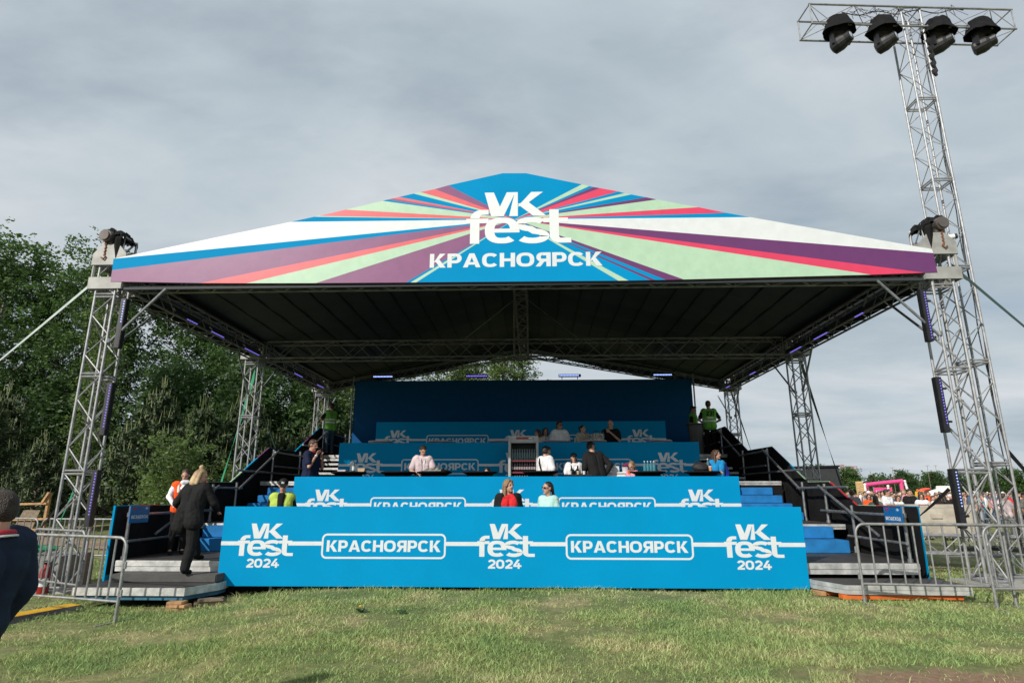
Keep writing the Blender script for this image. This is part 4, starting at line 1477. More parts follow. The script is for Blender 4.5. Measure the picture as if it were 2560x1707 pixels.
MB().box((-.32, -.2, .97), (.32, .2, 1.008), bev=.006).build('tabletop', BLACKP, t)
for x in (-.28, .28):
    for y in (-.16, .16):
        MB().tube((x, y, .0), (x, y, .97), .018, 8).build('leg', BLACKP, t)
t = thing('handbag', 'cream and black patterned handbag on the white table', 'bag', (1.80, 17.15, 2.952))
hb = mat("pattern_bag", (.55, .52, .44), .6, col2=(.05, .05, .05), vscale=22)
MB().prism([(-.19, 0), (.19, 0), (.17, .17), (.09, .20), (-.15, .18)], 'y', -.05, .05).build('body', hb, t)
MB().path([(-.12, 0, .17), (-.08, 0, .26), (.05, 0, .26), (.1, 0, .19)], .01, 6).build('handle', BLACKP, t)
t = thing('jacket', 'crumpled grey jacket lying on the black table under the man with the phone', 'jacket', (-2.25, 14.1, 1.992))
m = MB()
g = 22
for i in range(g):
    for j in range(10):
        u, v = i / (g - 1) - .5, j / 9 - .5
        e = max(0, 1 - (2 * abs(u)) ** 4) * max(0, 1 - (2 * abs(v)) ** 4)
        m.v.append((u * .64, v * .38, .005 + e * (.045 + .05 * mnoise.noise(V((u * 9, v * 7, 3))) + .02 * math.sin(u * 30))))
for i in range(g - 1):
    for j in range(9):
        m.f.append([i * 10 + j, i * 10 + j + 1, (i + 1) * 10 + j + 1, (i + 1) * 10 + j])
        m.m.append(1 if i > 14 else 0)
m.build('cloth', [mat("grey_jacket", (.25, .26, .24), .85, bump=.4), BLACK], t, smooth=True)

# ------------------------------------------------------------------ people
WRINKLE = bpy.data.textures.new("cloth_folds", 'CLOUDS')
WRINKLE.noise_scale = 0.11
SKIN = mat("skin", (0.48, 0.27, 0.19), .5, var=.08)
SKIND = mat("skin_tanned", (0.36, 0.19, 0.125), .5, var=.08)
HAIRB = mat("hair_dark", (0.018, 0.012, 0.009), .45, var=.3, bump=.6, bscale=60)
HAIRM = mat("hair_brown", (0.07, 0.035, 0.02), .45, var=.3, bump=.6, bscale=60)
HAIRL = mat("hair_fair", (0.26, 0.155, 0.075), .45, var=.3, bump=.6, bscale=60)
BLONDE = mat("hair_blonde", (0.55, 0.40, 0.22), .45, var=.35, bump=.7, bscale=60, col2=(.20, .12, .06))
EYE = mat("eye_dark", (0.02, 0.015, 0.012), .2)
LIP = mat("lips", (0.30, 0.09, 0.08), .5)
cl = {}


def cloth(nm, c, b=.4):
    if nm not in cl:
        cl[nm] = mat("cloth_" + nm, c, .85, var=.15, vscale=4, bump=b, bscale=16, spec=.2)
    return cl[nm]


C_BLACK = cloth('black', (.012, .012, .013))
C_NAVY = cloth('navy', (.012, .018, .05))
C_DKNAVY = cloth('dark_navy', (.013, .022, .046))
C_WHITE = cloth('white', (.72, .72, .74))
C_PALEPINK = cloth('pale_pink', (.62, .50, .52))
C_CREAM = cloth('cream', (.50, .47, .38))
C_JEANS = cloth('jeans', (.035, .065, .10))
C_DENIM = cloth('denim', (.07, .12, .2))
C_RED = cloth('red', (.62, .025, .03))
C_MINT = cloth('mint', (.42, .66, .60))
C_BLUE = cloth('bright_blue', (.015, .25, .55))
C_ROYAL = cloth('royal_blue', (.012, .03, .22))
C_ORANGE = cloth('orange', (.85, .10, .02))
C_LIME = cloth('lime', (.44, .58, .10))
C_GREENV = cloth('green_vest', (.15, .42, .07))
C_GREY = cloth('grey', (.2, .2, .2))
C_BROWN = cloth('brown', (.03, .018, .014))
C_PINK = cloth('pink', (.65, .30, .38))
C_PALEBLUE = cloth('pale_blue', (.45, .55, .68))
SHOE = cloth('shoe', (.012, .012, .012))
STRIPE = mat("reflective_stripe", (.62, .64, .55), .35)

D0 = dict(head=(0, -.02, 1.63), neck=(0, .005, 1.475), shL=(.175, 0, 1.41), shR=(-.175, 0, 1.41), elL=(.235, .03, 1.12), elR=(-.235, .03, 1.12), wrL=(.245, -.05, .88), wrR=(-.245, -.05, .88),
          chest=(0, 0, 1.30), waist=(0, 0, 1.05), pelvis=(0, .01, .94), hipL=(.09, .01, .90), hipR=(-.09, .01, .90), knL=(.105, -.02, .49), knR=(-.105, -.02, .49), anL=(.11, .03, .085), anR=(-.11, .03, .085),
          toL=(.125, -.13, .03), toR=(-.125, -.13, .03))
UP = ('head', 'neck', 'shL', 'shR', 'elL', 'elR', 'wrL', 'wrR', 'chest', 'waist')


def remesh(mb, name, mt, parent, vox, smooth=2, fold=0.0):
    me = bpy.data.meshes.new("tmp")
    me.from_pydata([V(p) for p in mb.v], [], mb.f)
    bm = bmesh.new()
    bm.from_mesh(me)
    bmesh.ops.recalc_face_normals(bm, faces=bm.faces)
    bm.to_mesh(me)
    bm.free()
    ob = bpy.data.objects.new("tmp", me)
    COL.objects.link(ob)
    r = ob.modifiers.new("r", 'REMESH')
    r.mode = 'VOXEL'
    r.voxel_size = vox
    r.use_smooth_shade = True
    s_ = ob.modifiers.new("s", 'SMOOTH')
    s_.factor = .5
    s_.iterations = smooth
    if fold:
        dm = ob.modifiers.new("d", 'DISPLACE')
        dm.texture = WRINKLE
        dm.strength = fold
        dm.mid_level = .5
    dg = bpy.context.evaluated_depsgraph_get()
    nm = bpy.data.meshes.new_from_object(ob.evaluated_get(dg))
    bpy.data.objects.remove(ob)
    bpy.data.meshes.remove(me)
    nm.materials.clear()
    nm.materials.append(mt)
    nm.name = name
    nm.polygons.foreach_set('use_smooth', [True] * len(nm.polygons))
    o = bpy.data.objects.new(name, nm)
    COL.objects.link(o)
    o.parent = parent
    return o


def hand(mb, e, w, s, fwd):
    d = (w - e).normalized()
    side = d.cross(fwd)
    if side.length < .2:
        side = d.cross(V((1, 0, 0)))
    side.normalize()
    nrm = side.cross(d)
    for k in (-1, 1):
        mb.cap(w, w + d * .085 * s + side * .02 * k * s, .024 * s, .021 * s, 8)
    for k, L in enumerate((.062, .075, .072, .055)):
        b = w + d * .085 * s + side * (-.03 + .02 * k) * s
        m = b + (d * .9 + nrm * .35).normalized() * L * .55 * s
        mb.cap(b, m, .0095 * s, .009 * s, 7)
        mb.cap(m, m + (d * .6 + nrm * .8).normalized() * L * .5 * s, .009 * s, .0078 * s, 7)
    b = w + d * .03 * s - side * .028 * s
    m = b + (d * .7 - side * .6 + nrm * .3).normalized() * .045 * s
    mb.cap(b, m, .012 * s, .0105 * s, 7)
    mb.cap(m, m + (d * .9 + nrm * .2).normalized() * .03 * s, .0105 * s, .009 * s, 7)


def person(label, loc, rot=0, h=1.72, J={}, top=C_WHITE, sleeve='short', bottom=C_JEANS, hair='short', hmat=HAIRM, head=(0, 0, 0), lean=0, twist=0, sit=False, skin=SKIN, vest=None, group=None, vox=.012,
           w=1.0, hs=1.0, cap=None, jacket=None, glasses=False, shoes=SHOE, wide=0.0, under=None, collar=None, stripe=True, skirt=False):
    t = thing('person', label, 'person', loc, R(rot), group)
    s = h / 1.75
    P = {k: V(v) for k, v in D0.items()}
    for k, v in J.items():
        P[k] = V(v)
    for k in P:
        P[k].x *= w if k not in ('head',) else 1
    piv = P['pelvis'].copy()
    rm = M.Rotation(R(twist), 3, 'Z') @ M.Rotation(R(lean), 3, 'X')
    for k in UP:
        P[k] = piv + rm @ (P[k] - piv)
    if sit:
        for k in UP + ('pelvis', 'hipL', 'hipR'):
            P[k].z -= .40
        for k, sg in (('L', 1), ('R', -1)):
            P['kn' + k] = V((.12 * sg, -.42, .50))
            P['an' + k] = V((.12 * sg, -.38, .085))
            P['to' + k] = V((.13 * sg, -.54, .03))
    for k in P:
        P[k] *= s
    sd = (P['shL'] - P['shR']).normalized()
    dn = (P['neck'] - P['pelvis']).normalized()
    fw = sd.cross(dn)                    # towards the back
    fwd = -fw if fw.y > 0 else fw
    HR = rm @ M.Rotation(R(head[0]), 3, 'Z') @ M.Rotation(R(head[1]), 3, 'X') @ M.Rotation(R(head[2]), 3, 'Y') if lean < 25 else M.Rotation(R(head[0] + twist), 3, 'Z') @ M.Rotation(R(head[1]), 3, 'X')
    H = P['head']
    q = s * hs

    def hp(x, y, z):
        return H + HR @ (V((x, y, z)) * q)

    def torso(mb, e):
        for sg in (-1, 1):
            mb.cap(P['chest'] + sd * sg * .078 * w * s, P['waist'] + sd * sg * .058 * w * s, (.112 + e) * s * (.5 + .5 * w), (.105 + e) * s * (.5 + .5 * w))
            mb.cap(P['waist'] + sd * sg * .058 * w * s, P['pelvis'] + sd * sg * .068 * w * s, (.105 + e) * s * (.5 + .5 * w), (.115 + e) * s * (.5 + .5 * w))
        mb.cap(P['shL'] - sd * .02 * s, P['shR'] + sd * .02 * s, (.062 + e) * s, (.062 + e) * s)
        mb.cap(P['shL'] - sd * .04 * s, P['chest'] + sd * .08 * s, (.075 + e) * s, (.10 + e) * s)
        mb.cap(P['shR'] + sd * .04 * s, P['chest'] - sd * .08 * s, (.075 + e) * s, (.10 + e) * s)

    def legs(mb, e, f=1.0):
        for k in 'LR':
            mb.cap(P['pelvis'] * .5 + P['hip' + k] * .5, P['hip' + k], (.115 + e) * s, (.098 + e) * s)
            mb.cap(P['hip' + k], P['kn' + k], (.088 + e) * s, (.060 + e) * s)
            mb.cap(P['kn' + k], P['kn' + k].lerp(P['an' + k], f), (.060 + e) * s, (.040 + e * 1.1 + (1 - f) * .02) * s)
    b = MB()
    torso(b, 0)
    legs(b, 0)
    for k in 'LR':
        b.cap(P['an' + k], P['to' + k], .042 * s, .034 * s, 8)
        b.cap(P['an' + k], P['an' + k] - (P['to' + k] - P['an' + k]) * .25, .042 * s, .036 * s, 8)
        b.cap(P['sh' + k], P['el' + k], .052 * s, .040 * s)
        b.cap(P['el' + k], P['wr' + k], .041 * s, .027 * s)
        hand(b, P['el' + k], P['wr' + k], s, fwd)
    b.cap(P['neck'] - (H - P['neck']) * .2, hp(0, .02, -.06), .060 * s, .052 * s)
    mt3 = lambda: HR.to_4x4()
    b.ell(hp(0, .012, .022), (.077 * q, .096 * q, .10 * q), 16, 12, HR)
    b.ell(hp(0, -.022, -.045), (.058 * q, .068 * q, .078 * q), 14, 10, HR)
    b.ell(hp(0, -.098, -.012), (.014 * q, .022 * q, .026 * q), 8, 6, HR)
    b.ell(hp(0, -.075, -.098), (.026 * q, .02 * q, .018 * q), 8, 6, HR)
    b.ell(hp(0, -.085, .022), (.05 * q, .012 * q, .012 * q), 8, 6, HR)
    for sg in (-1, 1):
        b.ell(hp(sg * .079, .015, -.008), (.012 * q, .022 * q, .032 * q), 8, 6, HR)
    remesh(b, 'body', skin, t, vox * (.8 if vox > .01 else 1), 2)
    m = MB()
    m.ell(hp(0, -.091, -.063), (.022 * q, .008 * q, .007 * q), 8, 5, HR)
    m.build('mouth', LIP, t)
    if glasses:
        m = MB()
        for sg in (-1, 1):
            m.ell(hp(sg * .033, -.096, .008), (.028 * q, .008 * q, .02 * q), 10, 6, HR)
            m.tube(hp(sg * .06, -.09, .012), hp(sg * .083, .01, .012), .004 * q, 5)
        m.tube(hp(-.02, -.1, .012), hp(.02, -.1, .012), .005 * q, 5)
        m.build('sunglasses', BLACKP, t)
    else:
        for sg in (-1, 1):
            m = MB()
            m.ell(hp(sg * .032, -.089, .006), (.012 * q, .006 * q, .007 * q), 8, 5, HR)
            m.build('eye', EYE, t)
        m = MB()
        for sg in (-1, 1):
            m.ell(hp(sg * .034, -.092, .028), (.02 * q, .006 * q, .005 * q), 8, 5, HR)
        m.build('eyebrow', hmat, t)
    # clothes
    tb = MB()
    torso(tb, .020 + wide)
    for k in 'LR':
        a, c = P['sh' + k], P['el' + k]
        if sleeve == 'short':
            tb.cap(a, a.lerp(c, .72), (.066 + wide) * s, (.066 + wide) * s)
        elif sleeve == 'long':
            tb.cap(a, c, (.066 + wide) * s, (.055 + wide) * s)
            tb.cap(c, c.lerp(P['wr' + k], .95), (.055 + wide) * s, (.038 + wide * .5) * s)
    remesh(tb, 'shirt' if not jacket else 'jacket', top, t, vox, 3, .022)
    lb = MB()
    legs(lb, .014 + wide, .96)
    if skirt:
        lb.cap(P['pelvis'], P['knL'] * .5 + P['knR'] * .5, .16 * s, .22 * s)
    remesh(lb, 'trousers', bottom, t, vox, 3, .018)
    for k in 'LR':
        sb = MB()
        sb.cap(P['an' + k] - V((0, 0, .03)) * s, P['to' + k], .05 * s, .042 * s, 10)
        sb.cap(P['an' + k] - V((0, 0, .03)) * s, P['an' + k] - (P['to' + k] - P['an' + k]) * .28 - V((0, 0, .02)) * s, .05 * s, .044 * s, 10)
        remesh(sb, 'shoe', shoes, t, max(vox, .012), 2)
    if vest:
        vb = MB()
        torso(vb, .034)
        vo = remesh(vb, 'safety_vest', vest, t, vox, 3, .012)
        if stripe:
            rb = MB()
            for z in (.35, .62):
                c = P['pelvis'].lerp(P['chest'], z)
                ring = [c + sd * math.cos(a) * .212 * w * s + fw * math.sin(a) * .156 * s for a in np.linspace(0, 2 * PI, 25)]
                n_ = len(ring)
                vs = ring + [p + dn * .05 * s for p in ring]
                rb.add(vs, [(i, i + 1, n_ + i + 1, n_ + i) for i in range(n_ - 1)])
            rb.build('reflective_band', STRIPE, vo)
    if collar:
        cb = MB()
        cb.path([P['neck'] + (rm @ V((math.cos(a) * .078, math.sin(a) * .075, .012 + .018 * math.sin(a)))) * s for a in np.linspace(0, 2 * PI, 20)], .022 * s, 8)
        remesh(cb, 'collar', collar, t, .008, 2)
    # hair
    hb = MB()
    if hair != 'bald':
        hb.ell(hp(0, .026, .042), (.086 * q, .098 * q, .092 * q), 16, 12, HR)
        hb.ell(hp(0, .055, .0), (.082 * q, .062 * q, .085 * q), 14, 10, HR)
    if hair in ('short', 'crop'):
        hb.ell(hp(0, -.045, .105), (.062 * q, .05 * q, .028 * q), 12, 8, HR)
    if hair == 'long':
        hb.cap(hp(0, .06, .02), hp(0, .085, -.24), .085 * q, .075 * q)
        for sg in (-1, 1):
            hb.cap(hp(sg * .066, .02, .05), hp(sg * .085, .02, -.22), .038 * q, .034 * q)
            hb.cap(hp(sg * .03, -.045, .095), hp(sg * .075, -.03, .0), .03 * q, .022 * q)
    if hair == 'bob':
        hb.cap(hp(0, .05, .02), hp(0, .07, -.12), .09 * q, .085 * q)
        for sg in (-1, 1):
            hb.cap(hp(sg * .07, .02, .04), hp(sg * .082, .01, -.13), .035 * q, .034 * q)
            hb.cap(hp(sg * .03, -.04, .1), hp(sg * .075, -.02, .02), .03 * q, .022 * q)
    if hair == 'bun':
        hb.ell(hp(0, .05, .135), (.05 * q, .05 * q, .04 * q), 12, 8, HR)
    if hair == 'backbun':
        hb.ell(hp(0, .125, .04), (.05 * q, .05 * q, .05 * q), 12, 8, HR)
    if hair == 'bunbob':
        hb.cap(hp(0, .05, .02), hp(0, .07, -.13), .09 * q, .085 * q)
        for sg in (-1, 1):
            hb.cap(hp(sg * .07, .03, .04), hp(sg * .085, .03, -.15), .035 * q, .036 * q)
        hb.ell(hp(.0, .055, .15), (.055 * q, .05 * q, .04 * q), 12, 8, HR)
        hb.ell(hp(.03, .04, .165), (.03 * q, .03 * q, .03 * q), 12, 8, HR)
        hb.cap(hp(-.03, .05, .16), hp(-.06, .06, .19), .015 * q, .008 * q)
    if hair == 'pony':
        hb.cap(hp(0, .11, .05), hp(0, .15, -.16), .035 * q, .028 * q)
    if hair == 'braids':
        for sg in (-1, 1):
            hb.cap(hp(sg * .07, .0, -.05), hp(sg * .085, -.06, -.2), .024 * q, .024 * q)
            hb.cap(hp(sg * .085, -.06, -.2), hp(sg * .075, -.12, -.36), .024 * q, .016 * q)
    if hb.v:
        remesh(hb, 'hair', hmat, t, min(vox, .011), 2, .006)
    if cap:
        cb = MB()
        cb.ell(hp(0, .015, .065), (.092 * q, .108 * q, .075 * q), 16, 10, HR)
        cb.cap(hp(-.05, -.10, .06), hp(.05, -.10, .06), .012 * q, .012 * q)
        cb.cap(hp(-.04, -.15, .048), hp(.04, -.15, .048), .008 * q, .008 * q)
        for x in (-.05, -.025, 0, .025, .05):
            cb.cap(hp(x, -.08, .062), hp(x * .8, -.155, .046), .014 * q, .008 * q)
        remesh(cb, 'cap', cap, t, .009, 2)
    t['_s'] = s
    return t, P, hp


def extra(t, mb, name, mt, label=None, smooth=False):
    o = mb.build(name, mt, t, (0, 0, 0), smooth)
    if label:
        o['label'] = label
    return o


# foreground man at the left edge
t, P, hp = person('man in a dark navy jacket with red collar, cut off by the left edge', (-3.37, 3.72, gz(-3.37, 3.72)), -92, 1.69, dict(elL=(.25, .07, 1.14), elR=(-.25, .07, 1.14), wrL=(.24, .02, .90), wrR=(-.24, .0, .9), head=(0, -.045, 1.61)),
                  top=C_DKNAVY, sleeve='long', bottom=C_DKNAVY, hair='crop', hmat=mat('hair_dark_brown', (.035, .020, .013), .5, var=.5, vscale=40, bump=1.0, bscale=120), head=(-8, 26, 0), lean=-11, skin=SKIN, vox=.011, w=1.1, collar=mat("red_collar", (.35, .012, .03), .7), jacket=True, wide=.03)
E_ = MB()
E_.path([P['neck'] + V((math.cos(a) * .105, math.sin(a) * .10, -.015 + .015 * math.sin(a))) for a in np.linspace(0, 2 * PI, 24)], .007, 6)
extra(t, E_, 'collar_piping', WHITE)

# woman in black climbing the left steps, seen from behind
t, P, hp = person('blonde woman in loose black clothes climbing the left steps, seen from behind', (-5.62, 10.02, .257), 172, 1.66,
                  dict(knL=(.10, -.30, .62), anL=(.07, -.38, .27), toL=(.07, -.54, .21), knR=(-.12, .03, .47), anR=(-.12, .13, .09), toR=(-.12, .0, .03),
                       elR=(-.30, -.12, 1.18), wrR=(-.24, -.34, 1.10), elL=(.33, -.02, 1.16), wrL=(.28, -.25, 1.02)), top=C_BLACK, sleeve='long', bottom=C_BLACK, hair='bunbob', hmat=BLONDE, head=(-50, 8, 0), lean=13, vox=.010, wide=.018, w=1.04)
m = MB()
for k in range(2):
    pts = [(.17, .05, 1.0), (.24, .10, .80), (.24, .12, .62), (.20, .13, .55), (.16, .13, .66), (.14, .13, .95)]
    m.path([V(p) * P['head'].z / 1.63 * (1 if k == 0 else 1.0) + V((.012 * k, .01 * k, 0)) for p in pts], .012, 6)
extra(t, m, 'hanging_sash', C_BLACK)
t2 = t
m = MB()
m.cap(P['pelvis'] + V((.06, 0, .12)), P['hipL'] + V((.04, .0, -.12)), .14, .15)
m.cap(P['pelvis'] + V((-.06, 0, .12)), P['hipR'] + V((-.03, .03, -.06)), .14, .15)
remesh(m, 'tunic_skirt', C_BLACK, t, .012, 3, .03)
# staff member in an orange vest
t, P, hp = person('young staff member in a white shirt and orange vest leaning on the left railing', (-6.52, 11.3, .43), 38, 1.50, dict(elR=(-.27, -.05, 1.18), wrR=(-.20, -.30, 1.02), elL=(.26, -.02, 1.15), wrL=(.18, -.28, .95)),
                  top=C_WHITE, sleeve='long', bottom=C_BLACK, hair='pony', hmat=HAIRM, head=(-20, 18, 0), vest=C_ORANGE, vox=.010, stripe=False)
m = MB()
c0 = P['neck'] + V((0, -.085, .0))
for k in range(4):
    f = k / 3
    m.cap(c0 + V((-.035 * (1 - f * .6), -.06 * f - .02, -.10 * k)), c0 + V((.035 * (1 - f * .6), -.06 * f - .02, -.10 * k)), .05, .05)
remesh(m, 'shirt_front', C_WHITE, t, .012, 2)
m = MB()
for z in (.42, .66):
    pass
for sg in (-1, 1):
    m.cap(P['neck'] + V((.10 * sg, -.06, -.02)), P['chest'] + V((.10 * sg, -.135, -.02)), .022, .022)
extra(t, m, 'reflective_band', STRIPE)
# seated guard in a cap
t, P, hp = person('guard in a black cap and lime vest sitting behind the front panel', (-4.72, 11.5, .43), 10, 1.72, dict(wrL=(.10, -.30, 1.0), wrR=(-.12, -.30, 1.0)), top=C_BLACK, bottom=C_BLACK, hair='crop', hmat=HAIRB, head=(8, 22, 0), sit=True, vest=C_LIME, cap=C_BLACK, stripe=False, vox=.011)
m = MB()
f2 = [hp(-.03, -.098, .085), hp(-.005, -.102, .085), hp(-.005, -.09, .115), hp(-.03, -.088, .115)]
m.add(f2, [(0, 1, 2, 3)])
m.add([hp(.0, -.104, .085), hp(.02, -.101, .085), hp(.02, -.091, .112), hp(.0, -.093, .112)], [(0, 1, 2, 3)])
extra(t, m, 'cap_emblem', WHITE)
m = MB()
n0 = P['neck']
m.cap(n0 + V((-.02, -.10, -.02)), n0 + V((-.0, -.17, -.36)), .052, .045)
m.cap(n0 + V((.02, -.10, -.02)), n0 + V((.0, -.17, -.36)), .052, .045)
remesh(m, 'shirt_front', C_BLACK, t, .012, 2)
# two women behind the front panel
t, P, hp = person('fair-haired woman in a red shirt and black jacket behind the front panel', (-.47, 11.6, .43), 10, 1.72, dict(), top=C_RED, bottom=C_JEANS, hair='long', hmat=HAIRL, head=(32, 0, 0), sit=True, vox=.011)
m = MB()
for k, sg in (('L', 1), ('R', -1)):
    m.cap(P['sh' + k] + V((0, .01, .01)), P['el' + k], .085, .068)
    m.cap(P['sh' + k] + V((-.035 * sg, -.02, .02)), P['chest'] + V((.15 * sg, -.02, -.2)), .075, .095)
m.cap(P['shL'] + V((-.05, .06, 0)), P['shR'] + V((.05, .06, 0)), .075, .075)
remesh(m, 'jacket', C_BLACK, t, .012, 3, .02)
t, P, hp = person('woman in dark sunglasses and a mint shirt behind the front panel', (.27, 11.6, .43), -38, 1.66, dict(), top=C_MINT, bottom=C_JEANS, hair='pony', hmat=HAIRB, head=(-18, 0, 0), sit=True, glasses=True, vox=.011)
# second tier
t, P, hp = person('man in a navy polo with red collar holding his hand to his mouth', (-5.05, 13.75, .92), 76, 1.77, dict(elL=(.25, -.10, 1.13), wrL=(.12, -.17, 1.36), elR=(-.25, -.14, 1.14), wrR=(-.05, -.155, 1.40)),
                  top=C_NAVY, bottom=C_JEANS, hair='crop', hmat=HAIRM, head=(6, 16, 0), w=1.12, wide=.01, collar=mat("red_polo_collar", (.5, .015, .03), .7), vox=.011)
m = MB()
m.tube(P['wrR'].lerp(P['elR'], .02), P['wrR'].lerp(P['elR'], .12), .033, 12)
extra(t, m, 'wristband', WHITE)
t, P, hp = person('man in a pale pink shirt looking at his phone over the grey jacket', (-2.66, 14.62, .92), 12, 1.70, dict(elL=(.27, -.12, 1.18), wrL=(.12, -.34, 1.12), elR=(-.28, -.08, 1.15), wrR=(-.06, -.33, 1.06)),
                  top=C_PALEPINK, bottom=C_JEANS, hair='short', hmat=HAIRB, head=(16, 22, 0), lean=8, wide=.022, vox=.011)
m = MB()
c = (P['wrL'] + P['wrR']) / 2 + V((.06, -.07, .04))
m.box(c - V((.035, .006, .06)), c + V((.035, .006, .06)), bev=.004)
ph = extra(t, m, 'phone_in_hand', BLACKP)
ph.parent = None
ph.name = 'phone'
ph.location = t.location
ph.rotation_euler = t.rotation_euler
tag(ph, 'black phone held by the man in pale pink', 'phone')
m = MB()
for sg in (-1, 1):
    m.path([P['neck'] + V((.06 * sg, -.05, .02)), P['chest'] + V((.05 * sg, -.15, .08)), P['waist'] + V((.02 * sg, -.15, .1))], .008, 5)
extra(t, m, 'neck_cord', WHITE)
t, P, hp = person('dark-haired child peeping over an empty black table', (-1.12, 14.8, .92), 0, 1.16, dict(), top=C_PALEBLUE, bottom=C_JEANS, hair='bob', hmat=HAIRB, head=(-15, 10, 0), hs=1.25, vox=.013)
t, P, hp = person('person in a white shirt with a black shoulder strap reaching for the fridge', (.26, 14.62, .92), 132, 1.68, dict(elR=(-.28, -.02, 1.12), wrR=(-.26, -.24, .98), elL=(.26, -.05, 1.10), wrL=(.38, -.26, 1.02)),
                  top=C_WHITE, bottom=C_DENIM, hair='short', hmat=HAIRB, head=(-24, 14, 0), lean=5, wide=.024, vox=.011)
m = MB()
m.path([P['shL'] + V((-.02, -.07, .06)), P['shL'] + V((-.05, .08, .05)), P['chest'] + V((.02, .175, .02)), P['waist'] + V((-.10, .17, .0)), P['pelvis'] + V((-.18, .10, .06))], .018, 6)
extra(t, m, 'shoulder_strap', C_BLACK)
m = MB()
m.ell(hp(0, .045, .0), (.095, .085, .105), 14, 10)
remesh(m, 'hair', HAIRB, t, .012, 2)
t, P, hp = person('girl with two dark braids, black cap and black overalls over a white shirt', (.98, 14.85, .92), 4, 1.52, dict(wrL=(.14, -.28, 1.0), wrR=(-.14, -.28, 1.0), elL=(.25, -.04, 1.14), elR=(-.25, -.04, 1.14)), top=C_WHITE, bottom=C_BLACK, hair='braids', hmat=HAIRB, head=(0, 4, 0), cap=C_BLACK, wide=.015, vox=.011)
m = MB()
m.cap(P['chest'] + V((-.06, -.12, -.03)), P['waist'] + V((-.06, -.12, -.1)), .055, .06)
m.cap(P['chest'] + V((.06, -.12, -.03)), P['waist'] + V((.06, -.12, -.1)), .055, .06)
for sg in (-1, 1):
    m.cap(P['chest'] + V((.07 * sg, -.12, .0)), P['neck'] + V((.09 * sg, -.04, .0)), .028, .024)
remesh(m, 'overalls', C_BLACK, t, .011, 2)
m = MB()
for sg in (-1, 1):
    m.ell(P['waist'] + V((.09 * sg, -.185, -.0)), (.055, .02, .055), 10, 8)
extra(t, m, 'overall_patch', mat("teal_patch", (.03, .16, .2), .7), smooth=True)
t, P, hp = person('man in a black shirt seen from behind, bending towards the counter', (1.50, 14.45, .92), 200, 1.85, dict(elL=(.27, -.02, 1.12), wrL=(.22, -.25, 1.0), elR=(-.32, .10, 1.15), wrR=(-.20, .02, .97)), top=C_BLACK, sleeve='long', bottom=C_BLACK, hair='short', hmat=HAIRB, head=(-70, 18, 0), lean=22, wide=.015, vox=.011, glasses=True)
t, P, hp = person('person in white mostly hidden behind the bending man in black', (1.40, 15.2, .92), 20, 1.40, dict(), top=C_WHITE, bottom=C_JEANS, hair='bob', hmat=HAIRB, head=(0, 20, 0), vox=.014)
t, P, hp = person('little girl with a brown ponytail looking down at the table', (2.34, 14.68, .92), -22, 1.30, dict(wrL=(.10, -.26, 1.05), wrR=(-.10, -.26, 1.05)), top=C_PINK, bottom=C_JEANS, hair='pony', hmat=HAIRL, head=(-14, 24, 0), hs=1.2, vox=.012)
t = thing('paper_cup', 'orange cup held by the little girl', 'cup', (2.20, 14.22, 1.93))
MB().lathe([(.028, 0), (.036, .09)], (0, 0, 0), 12).build('cup', ORANGEW, t)
MB().lathe([(.0375, .088), (.038, .093), (.001, .094)], (0, 0, 0), 12).build('rim_lid', WHITE, t)
t, P, hp = person('woman in a bright blue top and dark blue jacket beside the backpack', (4.28, 14.45, .92), 14, 1.57, dict(wrR=(-.12, -.24, 1.15), elR=(-.27, -.02, 1.16), elL=(.28, .02, 1.14)), top=C_BLUE, sleeve=None, bottom=C_JEANS, hair='long', hmat=HAIRM, head=(38, 0, 0), vox=.011)
m = MB()
for k, sg in (('L', 1), ('R', -1)):
    m.cap(P['sh' + k] + V((.02 * sg, .02, -.03)), P['el' + k], .075, .075)
    m.cap(P['el' + k], P['el' + k].lerp(P['wr' + k], .8), .07, .045)
    m.cap(P['sh' + k] + V((.01 * sg, .05, -.05)), P['waist'] + V((.17 * sg, .05, -.05)), .06, .08)
remesh(m, 'jacket', C_ROYAL, t, .012, 3, .02)
t = thing('paper_cup', 'amber drink cup in the hand of the woman in blue', 'cup', (4.03, 14.12, 1.99))
MB().lathe([(.028, 0), (.036, .10)], (0, 0, 0), 12).build('cup', mat("amber_drink", (.6, .3, .12), .2), t)
MB().lathe([(.0375, .098), (.038, .103), (.03, .115), (.001, .115)], (0, 0, 0), 12).build('rim_lid', WHITE, t)
# upper tier
person('woman with fair brown hair at the upper table, nearest the fridge', (.17, 17.75, 1.8), -30, 1.52, dict(wrL=(.14, -.30, 1.08), wrR=(-.14, -.30, 1.08)), top=C_CREAM, bottom=C_JEANS, hair='bob', hmat=HAIRM, head=(-25, 10, 0), vox=.013, lean=6)
person('long dark-haired woman at the upper table beside the man in glasses', (.36, 18.05, 1.8), 20, 1.60, dict(wrL=(.14, -.30, 1.08), wrR=(-.14, -.30, 1.08)), top=C_WHITE, bottom=C_JEANS, hair='long', hmat=HAIRB, head=(-10, 2, 0), vox=.013)
person('man in glasses and a loose white shirt at the upper white table', (.78, 17.85, 1.8), 8, 1.76, dict(elL=(.27, -.05, 1.16), elR=(-.27, -.05, 1.16), wrL=(.10, -.30, 1.12), wrR=(-.10, -.30, 1.12)), top=C_WHITE, bottom=C_JEANS, hair='short', hmat=HAIRB, head=(28, -2, 0), glasses=True, wide=.025, vox=.012, skin=SKIND)
